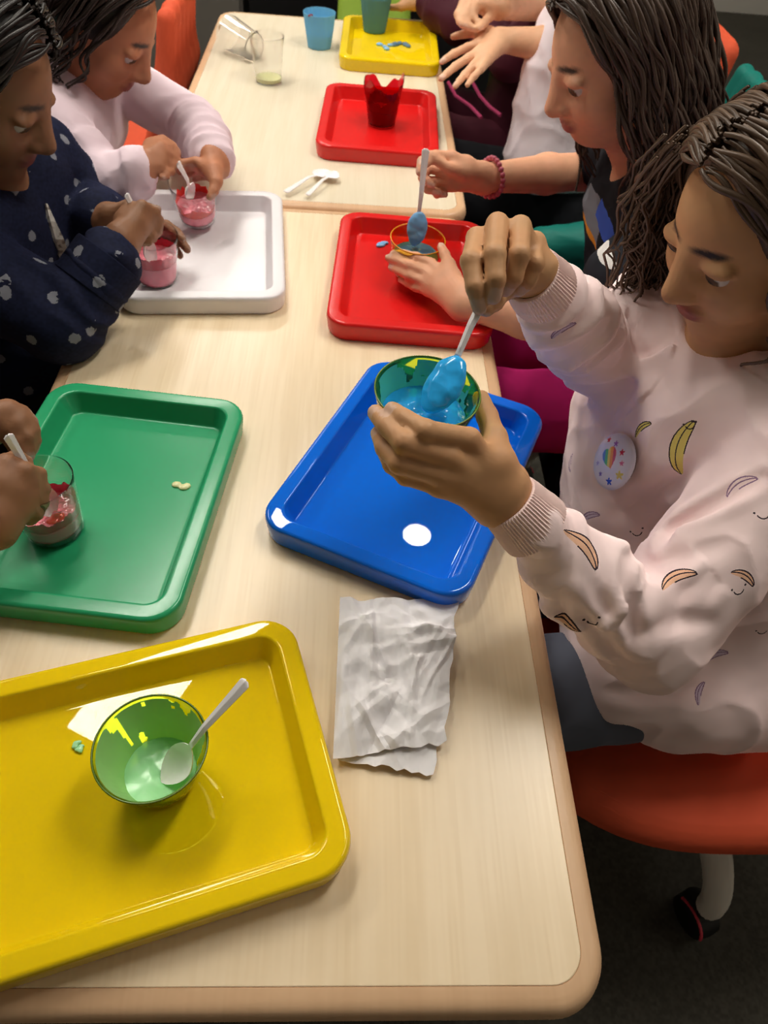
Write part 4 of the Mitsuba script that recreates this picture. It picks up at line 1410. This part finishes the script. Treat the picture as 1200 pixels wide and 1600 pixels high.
# ================= the child in white with the open hand
JC = seated(V(0.48, 1.68, -0.20), V(0.48, 1.82, -0.20), V(0.22, 1.66, -0.155), V(0.22, 1.80, -0.155), (-1, 0, 0), 0.46)
WC = np.array((0.2913, 1.6776, 0.8650))
JC.update(SL=V(0.455, 1.545, 0.215), SR=V(0.47, 1.80, 0.215), EL=np.array((0.4419, 1.6609, 0.8650)), ER=np.array((0.5240, 2.0353, 0.8500)), WL=WC, WR=np.array((0.2890, 1.7339, 0.9050)))
JC['handL'] = [
    [(0.2238, 1.6675, 0.8500), (0.1963, 1.6507, 0.8420), (0.1819, 1.6382, 0.8370), (0.1717, 1.6302, 0.8320)],
    [(0.2218, 1.6210, 0.8450), (0.1957, 1.5979, 0.8360), (0.1800, 1.5787, 0.8300), (0.1672, 1.5637, 0.8240)],
    [(0.2296, 1.5897, 0.8420), (0.2129, 1.5689, 0.8320), (0.2026, 1.5545, 0.8260), (0.1936, 1.5407, 0.8200)],
    [(0.2433, 1.5752, 0.8420), (0.2306, 1.5596, 0.8340), (0.2234, 1.5526, 0.8280), (0.2166, 1.5400, 0.8240)],
    [(0.2707, 1.7040, 0.8650), (0.2438, 1.7033, 0.8680), (0.2197, 1.7033, 0.8630), (0.1965, 1.6997, 0.8580)]]
JC['handR'] = [
    [(0.2404, 1.7085, 0.9150), (0.2299, 1.6992, 0.8950), (0.2429, 1.6877, 0.8880), (0.2529, 1.6814, 0.8860)],
    [(0.2288, 1.7224, 0.9150), (0.2141, 1.6954, 0.8950), (0.2223, 1.6814, 0.8840), (0.2379, 1.6757, 0.8800)],
    [(0.2171, 1.7311, 0.9120), (0.2042, 1.7012, 0.8950), (0.2089, 1.6791, 0.8860), (0.2254, 1.6806, 0.8800)],
    [(0.2097, 1.7278, 0.9080), (0.1996, 1.7082, 0.8950), (0.2028, 1.6863, 0.8880), (0.2144, 1.6796, 0.8840)],
    [(0.2738, 1.7385, 0.9050), (0.2653, 1.7158, 0.8950), (0.2548, 1.6905, 0.8880), (0.2418, 1.6703, 0.8840)]]
C = Person('person', 'child in a white top holding one open palm out', FAWN, JC, (V(0.44, 1.69, 0.43), unit([-0.9, 0, -0.4]), (-0.2, 0, 1), 0.21), res=0.004, wr=0.022, L=0.140, seed=13)
C.top('white_cotton', sleeve=0.045, chest=0.098, seed=33, name='top', short=0.45, hip=0.100, amp=0.006, res=0.005, bottom=0.15, extra=lambda F: F.cone(V(0.41, 1.60, -0.02), V(0.425, 1.66, 0.10), 0.085, 0.08, 0.05))
C.legs('black_cotton', 'trousers', (0.086, 0.070, 0.052), label='black trousers')
C.shoes('black_plastic')
C.hair(srgb(60, 48, 40), count=90, length=0.8, seed=45)

# ================= the child in maroon velvet
JD = seated(V(0.46, 1.98, -0.20), V(0.46, 2.16, -0.20), V(0.23, 1.95, -0.155), V(0.22, 2.15, -0.155), (-1, 0, 0), 0.46)
JD.update(SL=V(0.46, 1.95, 0.215), SR=V(0.46, 2.23, 0.215), EL=V(0.36, 1.90, 0.06), ER=np.array((0.2557, 2.1297, 0.7600)), WL=np.array((0.3022, 2.2471, 0.7300)), WR=np.array((0.1689, 2.2518, 0.7750)))
JD['handL'] = hand_chains(JD['WL'], (-1, 0.3, -0.1), (0, 0, 1), (0, 1, 0), 0.135, ((30, 30, 20),) * 4)
JD['handR'] = hand_chains(JD['WR'], np.array((0.1185, 2.2914, 0.7900)) - JD['WR'], (0, -0.3, 1), (0, -1, 0.2), 0.135, ((20, 25, 15),) * 4)
Dp = Person('person', 'child in a maroon velvet sweatshirt with pink drawstrings', TAN, JD, (V(0.41, 2.09, 0.43), unit([-0.9, 0, -0.4]), (-0.2, 0, 1), 0.205), res=0.005, wr=0.022, L=0.135, seed=14)
Dp.top('maroon_velvet', sleeve=0.046, cuff=0.034, chest=0.1, seed=35, res=0.005, hip=0.11, amp=0.005, sleeve_end=0.86)
Dp.legs('maroon_velvet', 'trousers', (0.086, 0.070, 0.052))
Dp.shoes('black_plastic')
Dp.hair(srgb(50, 40, 36), count=60, length=0.4, seed=46)
for pts in ([(0.2230, 1.9199, 0.7000), (0.2423, 1.8921, 0.6800), (0.2768, 1.8633, 0.6700), (0.2966, 1.7991, 0.6700)], [(0.2829, 1.9311, 0.7000), (0.3022, 1.9028, 0.6800), (0.3223, 1.8500, 0.6750), (0.3445, 1.8218, 0.6700)]):
    part(Dp.key, 'drawstring', ply(tube(pts, 0.0042, 8), 'magenta_cord', smooth=40), 'magenta drawstring')

# ================= the child in navy
JF = seated(V(-0.66, 1.10, -0.20), V(-0.66, 0.92, -0.20), V(-0.40, 1.08, -0.16), V(-0.40, 0.88, -0.16), (1, 0, 0), 0.46)
WF = np.array((-0.3044, 0.9031, 0.8150))
JF.update(SR=V(-0.515, 0.865, 0.105), SL=V(-0.47, 1.13, 0.130), ER=V(-0.372, 0.830, 0.048), EL=V(-0.405, 1.135, 0.035), WR=WF, WL=np.array((-0.3653, 1.0307, 0.7800)))
JF['handR'] = [
    [(-0.2796, 0.9565, 0.8450), (-0.2684, 0.9718, 0.8280), (-0.2671, 0.9725, 0.8100), (-0.2733, 0.9655, 0.8020)],
    [(-0.2757, 0.9626, 0.8350), (-0.2668, 0.9756, 0.8150), (-0.2697, 0.9732, 0.8000), (-0.2778, 0.9655, 0.7960)],
    [(-0.2754, 0.9608, 0.8250), (-0.2706, 0.9690, 0.8060), (-0.2754, 0.9623, 0.7960), (-0.2827, 0.9545, 0.7960)],
    [(-0.2789, 0.9529, 0.8160), (-0.2744, 0.9548, 0.8040), (-0.2784, 0.9479, 0.7980), (-0.2855, 0.9438, 0.7980)],
    [(-0.3024, 0.9427, 0.8300), (-0.2979, 0.9610, 0.8380), (-0.2848, 0.9709, 0.8320), (-0.2726, 0.9704, 0.8220)]]
JF['handL'] = hand_chains(JF['WL'], np.array((-0.2757, 1.0481, 0.7550)) - JF['WL'], (0.1, 0.95, 0.15), (0, 0, 1), 0.125, ((12, 25, 20),) * 4, thumb=(40, 20, 10, 0.1))
Fp = Person('person', 'child in a navy shirt with pale dots stirring pink slime at the white tray', BROWN, JF, (V(-0.455, 0.975, 0.285), unit([0.9, -0.1, -0.55]), (0.2, 0, 1), 0.205), res=0.0035, wr=0.022, L=0.135, seed=15)
Fp.top('navy_dots', sleeve=0.048, cuff=0.042, chest=0.1, seed=37, name='shirt', hip=0.105, amp=0.004, sleeve_end=0.80, extra=lambda F: (F.cone(V(-0.50, 0.95, -0.12), V(-0.50, 1.05, -0.06), 0.10, 0.10, 0.05), F.cone(JF['ER'] + [-0.01, 0, 0.0], JF['SR'], 0.056, 0.062, 0.02)),
       warps=(rings_along(JF['ER'], JF['WR'], 0.004, 0.04),))
d = unit(JF['WR'] - JF['ER'])
e = JF['ER'] + (JF['WR'] - JF['ER']) * 0.84
cl = [(0.0455, -0.052), (0.0475, -0.05), (0.0475, -0.002), (0.0465, 0.0), (0.044, 0.0), (0.043, -0.002), (0.043, -0.05), (0.0455, -0.052)]
part(Fp.key, 'cuff', ply(moved(lathe(cl, 48), frame(d), e), 'navy_dots', smooth=40), 'wide turned back navy cuff')
Fp.legs('black_cotton', 'trousers')
Fp.shoes('black_plastic')
Fp.hair(srgb(30, 24, 22), count=150, length=0.45, seed=47)
a = np.linspace(0, 2 * math.pi, 40)
Rw = frame(unit(JF['WR'] - JF['ER']))
part(Fp.key, 'bracelet', ply(tube([JF['WR'] + Rw @ np.array([math.cos(q) * 0.0255, math.sin(q) * 0.0255, 0.0015 * math.sin(6 * q)]) for q in a], 0.0016, 6), 'gold_thread', smooth=True), 'thin cord bracelet on the wrist')
mat('speckled_white', proc(lambda p, n, uv: mix(srgb(226, 222, 216), srgb(150, 140, 132), smoothstep(0.55, 0.75, fbm(p.x * 160, p.y * 160, p.z * 160, 2)))), 0.9, 0.1)


strip = [(-0.4226, 0.9938, 0.8211), (-0.4191, 0.9833, 0.8006), (-0.4169, 0.9778, 0.7768), (-0.4207, 0.9863, 0.7437), (-0.4259, 0.9970, 0.7129)]
wd = [0.002, 0.007, 0.012, 0.013, 0.004]
sv = []
for p, w in zip(strip, wd):
    q = np.asarray(p) + unit(CAM - np.asarray(p)) * 0.006
    for o, dz in ((-w, 0), (0, 0.0025), (w, 0), (0, -0.002)):
        sv.append(q + RT * o + unit(CAM - q) * dz)
part(Fp.key, 'undershirt', ply(ring_mesh([np.array(sv[i * 4:i * 4 + 4])[::-1] for i in range(5)]), 'speckled_white'), 'white undershirt showing in the open front')

# ================= the child in pale pink
JG = seated(V(-0.66, 1.47, -0.20), V(-0.66, 1.29, -0.20), V(-0.41, 1.45, -0.16), V(-0.41, 1.27, -0.16), (1, 0, 0), 0.46)
JG.update(SR=V(-0.49, 1.235, 0.130), SL=V(-0.49, 1.50, 0.130), ER=V(-0.405, 1.175, 0.05), EL=np.array((-0.2924, 1.4055, 0.7750)), WR=np.array((-0.3260, 1.1536, 0.8050)), WL=np.array((-0.2228, 1.2135, 0.7950)))
JG['handR'] = [
    [(-0.2968, 1.1769, 0.8300), (-0.2865, 1.1977, 0.8180), (-0.2806, 1.1894, 0.8080), (-0.2858, 1.1795, 0.8020)],
    [(-0.2935, 1.1734, 0.8220), (-0.2825, 1.1891, 0.8080), (-0.2811, 1.1801, 0.8000), (-0.2892, 1.1721, 0.7970)],
    [(-0.2951, 1.1644, 0.8140), (-0.2850, 1.1750, 0.8020), (-0.2843, 1.1661, 0.7960), (-0.2930, 1.1582, 0.7950)],
    [(-0.2983, 1.1552, 0.8080), (-0.2890, 1.1566, 0.8000), (-0.2894, 1.1499, 0.7960), (-0.2960, 1.1425, 0.7960)],
    [(-0.3141, 1.1887, 0.8220), (-0.2997, 1.2001, 0.8260), (-0.2870, 1.2022, 0.8200), (-0.2776, 1.1991, 0.8120)]]
JG['handL'] = [
    [(-0.2315, 1.1780, 0.8000), (-0.2493, 1.1915, 0.8030), (-0.2659, 1.1914, 0.8000), (-0.2787, 1.1803, 0.7960)],
    [(-0.2262, 1.1785, 0.7940), (-0.2451, 1.1964, 0.7940), (-0.2636, 1.1959, 0.7920), (-0.2766, 1.1848, 0.7880)],
    [(-0.2216, 1.1765, 0.7870), (-0.2384, 1.1989, 0.7840), (-0.2564, 1.2052, 0.7800), (-0.2693, 1.1941, 0.7780)],
    [(-0.2190, 1.1741, 0.7800), (-0.2319, 1.2033, 0.7740), (-0.2459, 1.2101, 0.7700), (-0.2576, 1.2037, 0.7680)],
    [(-0.2187, 1.1708, 0.7980), (-0.2124, 1.1494, 0.7920), (-0.2153, 1.1357, 0.7840), (-0.2206, 1.1262, 0.7780)]]
G = Person('person', 'child in a pale pink sweatshirt tilting a clear cup at the white tray', srgb(176, 118, 88), JG, (V(-0.405, 1.345, 0.250), unit([0.85, -0.15, -0.65]), (0.2, 0, 1), 0.205), res=0.004, wr=0.021, L=0.130, seed=16)
G.top('pale_pink_cotton', sleeve=0.046, cuff=0.034, chest=0.1, seed=39, hip=0.105, amp=0.005, sleeve_end=0.9, extra=lambda F: F.cone(JG['ER'] + [-0.01, 0, 0.0], JG['SR'], 0.056, 0.06, 0.02), warps=(rings_along(JG['EL'], JG['WL'], 0.004, 0.03), rings_along(JG['ER'], JG['WR'], 0.004, 0.05)))
G.legs('brown_cotton', 'trousers')
G.shoes('black_plastic')
G.hair(srgb(46, 36, 32), count=150, length=0.55, seed=48)

# ================= the child at the green tray, mostly beyond the left edge
JE = seated(V(-0.74, 0.66, -0.20), V(-0.74, 0.48, -0.20), V(-0.47, 0.66, -0.16), V(-0.47, 0.46, -0.16), (1, 0, 0), 0.46)
JE.update(SR=V(-0.66, 0.42, 0.165), SL=V(-0.68, 0.70, 0.165), ER=V(-0.50, 0.37, 0.05), EL=V(-0.54, 0.66, 0.06), WR=np.array((-0.3298, 0.4511, 0.7850)), WL=np.array((-0.3835, 0.5789, 0.7850)))
JE['handR'] = [
    [(-0.3021, 0.4913, 0.8150), (-0.2980, 0.5017, 0.7980), (-0.3013, 0.4971, 0.7860), (-0.3083, 0.4918, 0.7820)],
    [(-0.3000, 0.4883, 0.8030), (-0.2960, 0.4940, 0.7860), (-0.3012, 0.4881, 0.7770), (-0.3088, 0.4835, 0.7760)],
    [(-0.2999, 0.4815, 0.7920), (-0.2966, 0.4849, 0.7770), (-0.3024, 0.4789, 0.7700), (-0.3099, 0.4769, 0.7700)],
    [(-0.3029, 0.4735, 0.7820), (-0.2997, 0.4748, 0.7710), (-0.3054, 0.4705, 0.7660), (-0.3115, 0.4702, 0.7660)],
    [(-0.3233, 0.4762, 0.8120), (-0.3191, 0.4932, 0.8200), (-0.3147, 0.5060, 0.8160), (-0.3083, 0.5090, 0.8080)]]
JE['handL'] = [
    [(-0.3365, 0.5784, 0.8000), (-0.3285, 0.5751, 0.7880), (-0.3272, 0.5700, 0.7780), (-0.3292, 0.5644, 0.7700)],
    [(-0.3395, 0.5713, 0.8000), (-0.3308, 0.5651, 0.7880), (-0.3296, 0.5611, 0.7770), (-0.3304, 0.5547, 0.7700)],
    [(-0.3460, 0.5672, 0.7980), (-0.3374, 0.5591, 0.7860), (-0.3344, 0.5532, 0.7770), (-0.3352, 0.5487, 0.7700)],
    [(-0.3544, 0.5671, 0.7940), (-0.3458, 0.5588, 0.7840), (-0.3427, 0.5537, 0.7760), (-0.3435, 0.5501, 0.7700)],
    [(-0.3597, 0.5764, 0.8050), (-0.3487, 0.5836, 0.8080), (-0.3382, 0.5861, 0.8020), (-0.3289, 0.5825, 0.7940)]]
E_ = Person('person', 'child at the left edge with both hands over the cup on the green tray', DEEP, JE, (V(-0.60, 0.555, 0.335), unit([0.9, 0, -0.45]), (0.2, 0, 1), 0.205), res=0.0032, wr=0.023, L=0.138, seed=17)
E_.top('brown_cotton', sleeve=0.045, chest=0.1, seed=50, res=0.006, name='shirt', short=0.6, hip=0.105)
E_.legs('black_cotton', 'trousers')
E_.shoes('black_plastic')
E_.hair(srgb(24, 20, 18), count=60, length=0.3, seed=49)

# the other spoons in hands
spoon(np.array((-0.3025, 0.5062, 0.7300)), np.array((-0.3149, 0.5059, 0.8500)), (0.5, -0.5, 0.6), 'white plastic spoon upright in the hand at the left edge')
spoon(np.array((-0.2820, 0.9810, 0.7450)), np.array((-0.3017, 0.9590, 0.8600)), (0.6, -0.4, 0.6), 'white plastic spoon in the fist of the child in navy')
spoon(np.array((-0.2525, 1.1568, 0.7600)), np.array((-0.2564, 1.0837, 0.8500)), (0.3, -0.7, 0.6), 'white plastic spoon in the tilted clear cup')

# ------------------------------------------------------------------ chairs
def slab(F, c, h, r, k=0.0, R=np.eye(3)):
    """rounded cushion from overlapping cones"""
    c = np.asarray(c, float)
    n = 17
    for i in range(n):
        x = -h[0] + r + (2 * h[0] - 2 * r) * i / (n - 1)
        e = 1 - abs(2 * i / (n - 1) - 1) ** 3 * 0.22
        F.cone(c + R @ np.array([x, -(h[1] - r) * e, 0]), c + R @ np.array([x, (h[1] - r) * e, 0]), r, r, 0.012)


def chair(x, y, face, m, label, seat=-0.285, group='swivel classroom chairs', legs=True, w=0.235):
    """x, y: the seat's middle; face: where the sitter looks, in degrees"""
    k = thing('chair', label, 'chair', group)
    a = math.radians(face)
    R = np.array([[math.cos(a), -math.sin(a), 0], [math.sin(a), math.cos(a), 0], [0, 0, 1]])
    o = V(x, y, seat)
    F = Field(0.005)
    slab(F, o - [0, 0, 0.03], (0.225, w), 0.03, R=R)
    for i in range(6):
        t = i / 5
        yy = -w * 0.72 + 2 * w * 0.72 * t
        F.cone(o + R @ np.array([-0.20, yy, -0.02]), o + R @ np.array([-0.285, yy * 0.95, 0.20]), 0.026, 0.022, 0.05)
        F.cone(o + R @ np.array([-0.285, yy * 0.95, 0.20]), o + R @ np.array([-0.31, yy * 0.85, 0.36]), 0.022, 0.02, 0.05)
    part(k, 'seat_shell', ply(F.mesh(), m, smooth=True))
    if not legs:
        return
    part(k, 'column', ply(tube([o - [0, 0, 0.06], o - [0, 0, 0.19]], 0.026, 20), 'chair_white', smooth=40))
    for i in range(4):
        b = math.radians(face + LEG_TURN + 90 * i)
        d = np.array([math.cos(b), math.sin(b), 0])
        z0 = np.array([o[0], o[1], 0])
        pts = [z0 + d * r_ + [0, 0, z] for r_, z in ((0.0, 0.245), (0.08, 0.24), (0.16, 0.215), (0.215, 0.165), (0.24, 0.115), (0.243, 0.085))]
        from scipy.interpolate import make_interp_spline
        q = make_interp_spline(np.linspace(0, 1, 6), np.array(pts), k=3)(np.linspace(0, 1, 18))
        lg = part(k, 'leg', ply(tube(q, np.linspace(0.027, 0.020, 18), 14), 'chair_white', smooth=40))
        c = z0 + d * 0.243 + [0, 0, 0.036]
        n = np.array([-d[1], d[0], 0])
        Rw = frame(n)
        wheel = [(0, -0.022), (0.026, -0.022), (0.034, -0.018), (0.036, 0), (0.034, 0.018), (0.026, 0.022), (0, 0.022)]
        part(lg, 'caster', ply(moved(lathe(wheel, 28), Rw, c), 'black_plastic', smooth=30), 'black caster')
        fork = Field(0.003)
        fork.cone(c + [0, 0, 0.02] - d * 0.012, c + [0, 0, 0.05], 0.024, 0.016, 0.01)
        part(lg, 'caster_hood', ply(fork.mesh(), 'black_plastic', smooth=True))
        rim = [c + (d * math.cos(t) + np.array([0, 0, 1]) * math.sin(t)) * 0.0355 + n * 0.0205 * sg for sg in (-1,) for t in np.linspace(0.2, 2.4, 14)]
        part(lg, 'caster_stripe', ply(tube(rim, 0.0025, 6), 'pink_plastic', smooth=True), 'pink stripe on the caster')


LEG_TURN = 0
LEG_TURN = 180 + math.degrees(math.atan2(0.263 - 0.50, 0.612 - 0.53)) - 0
LEG_TURN = math.degrees(math.atan2(0.263 - 0.50, 0.612 - 0.53)) - 180
chair(0.53, 0.505, 180, 'chair_orange', 'orange red upholstered swivel chair under the child in pink', seat=-0.282)
LEG_TURN = 40
chair(0.60, 1.74, 180, 'chair_teal', 'teal swivel chair under the child in white', seat=-0.285)
chair(0.60, 1.07, 180, 'black_cotton', 'dark swivel chair under the child in magenta leggings', seat=-0.285)
chair(-0.735, 2.05, 180, 'chair_orange', 'orange swivel chair beyond the child in pale pink', seat=-0.27)
chair(-0.72, 1.01, 0, 'black_cotton', 'dark swivel chair under the child in navy', seat=-0.285)
chair(-0.72, 1.38, 0, 'chair_teal', 'teal swivel chair under the child in pale pink', seat=-0.285, w=0.15)
chair(0.60, 2.10, 180, 'chair_orange', 'orange swivel chair under the child in maroon', seat=-0.285, w=0.15)
chair(-0.80, 0.57, 0, 'chair_orange', 'orange swivel chair under the child at the left edge', seat=-0.285)
chair(0.06, 2.80, 270, 'chair_lime', 'lime green chair at the far end of the pale table', seat=-0.27, group=None, w=0.15)

jk = Field(0.005)
jk.cone(V(0.40, 1.50, -0.215), V(0.60, 1.52, -0.20), 0.045, 0.050, 0.03)
jk.cone(V(0.42, 1.485, -0.16), V(0.58, 1.50, -0.15), 0.036, 0.042, 0.03)
jk.cone(V(0.42, 1.55, -0.235), V(0.60, 1.56, -0.235), 0.04, 0.04, 0.03)
jk.warp(folds(91, 0.004, 16))
single('jacket', ply(jk.mesh(), 'chair_teal', smooth=True), 'folded teal jacket lying on the seat beside the child in white', 'jacket')

# ------------------------------------------------------------------ far background
kb = thing('cabinet', 'low black cabinet standing beyond the far table', 'cabinet')
part(kb, 'body', ply(box((-0.42, 3.35, 0.0), (0.9, 3.80, 0.80)), 'dark_cabinet'))
for i in range(3):
    x0 = -0.41 + i * 0.437
    dk = part(kb, 'door', ply(box((x0, 3.332, 0.06), (x0 + 0.427, 3.35, 0.78)), 'dark_cabinet'))
    part(dk, 'handle', ply(tube([(x0 + 0.36, 3.318, 0.50), (x0 + 0.36, 3.318, 0.62)], 0.006, 8), 'grey_metal', smooth=40))
kl = thing('locker', 'grey metal locker with tall doors left of the black cabinet', 'locker')
part(kl, 'body', ply(box((-1.26, 3.40, 0.0), (-0.45, 3.85, 1.6)), 'grey_locker'))
for i in range(4):
    x0 = -1.255 + i * 0.2
    part(kl, 'door', ply(box((x0 + 0.006, 3.385, 0.05), (x0 + 0.194, 3.40, 1.55)), 'grey_locker'))
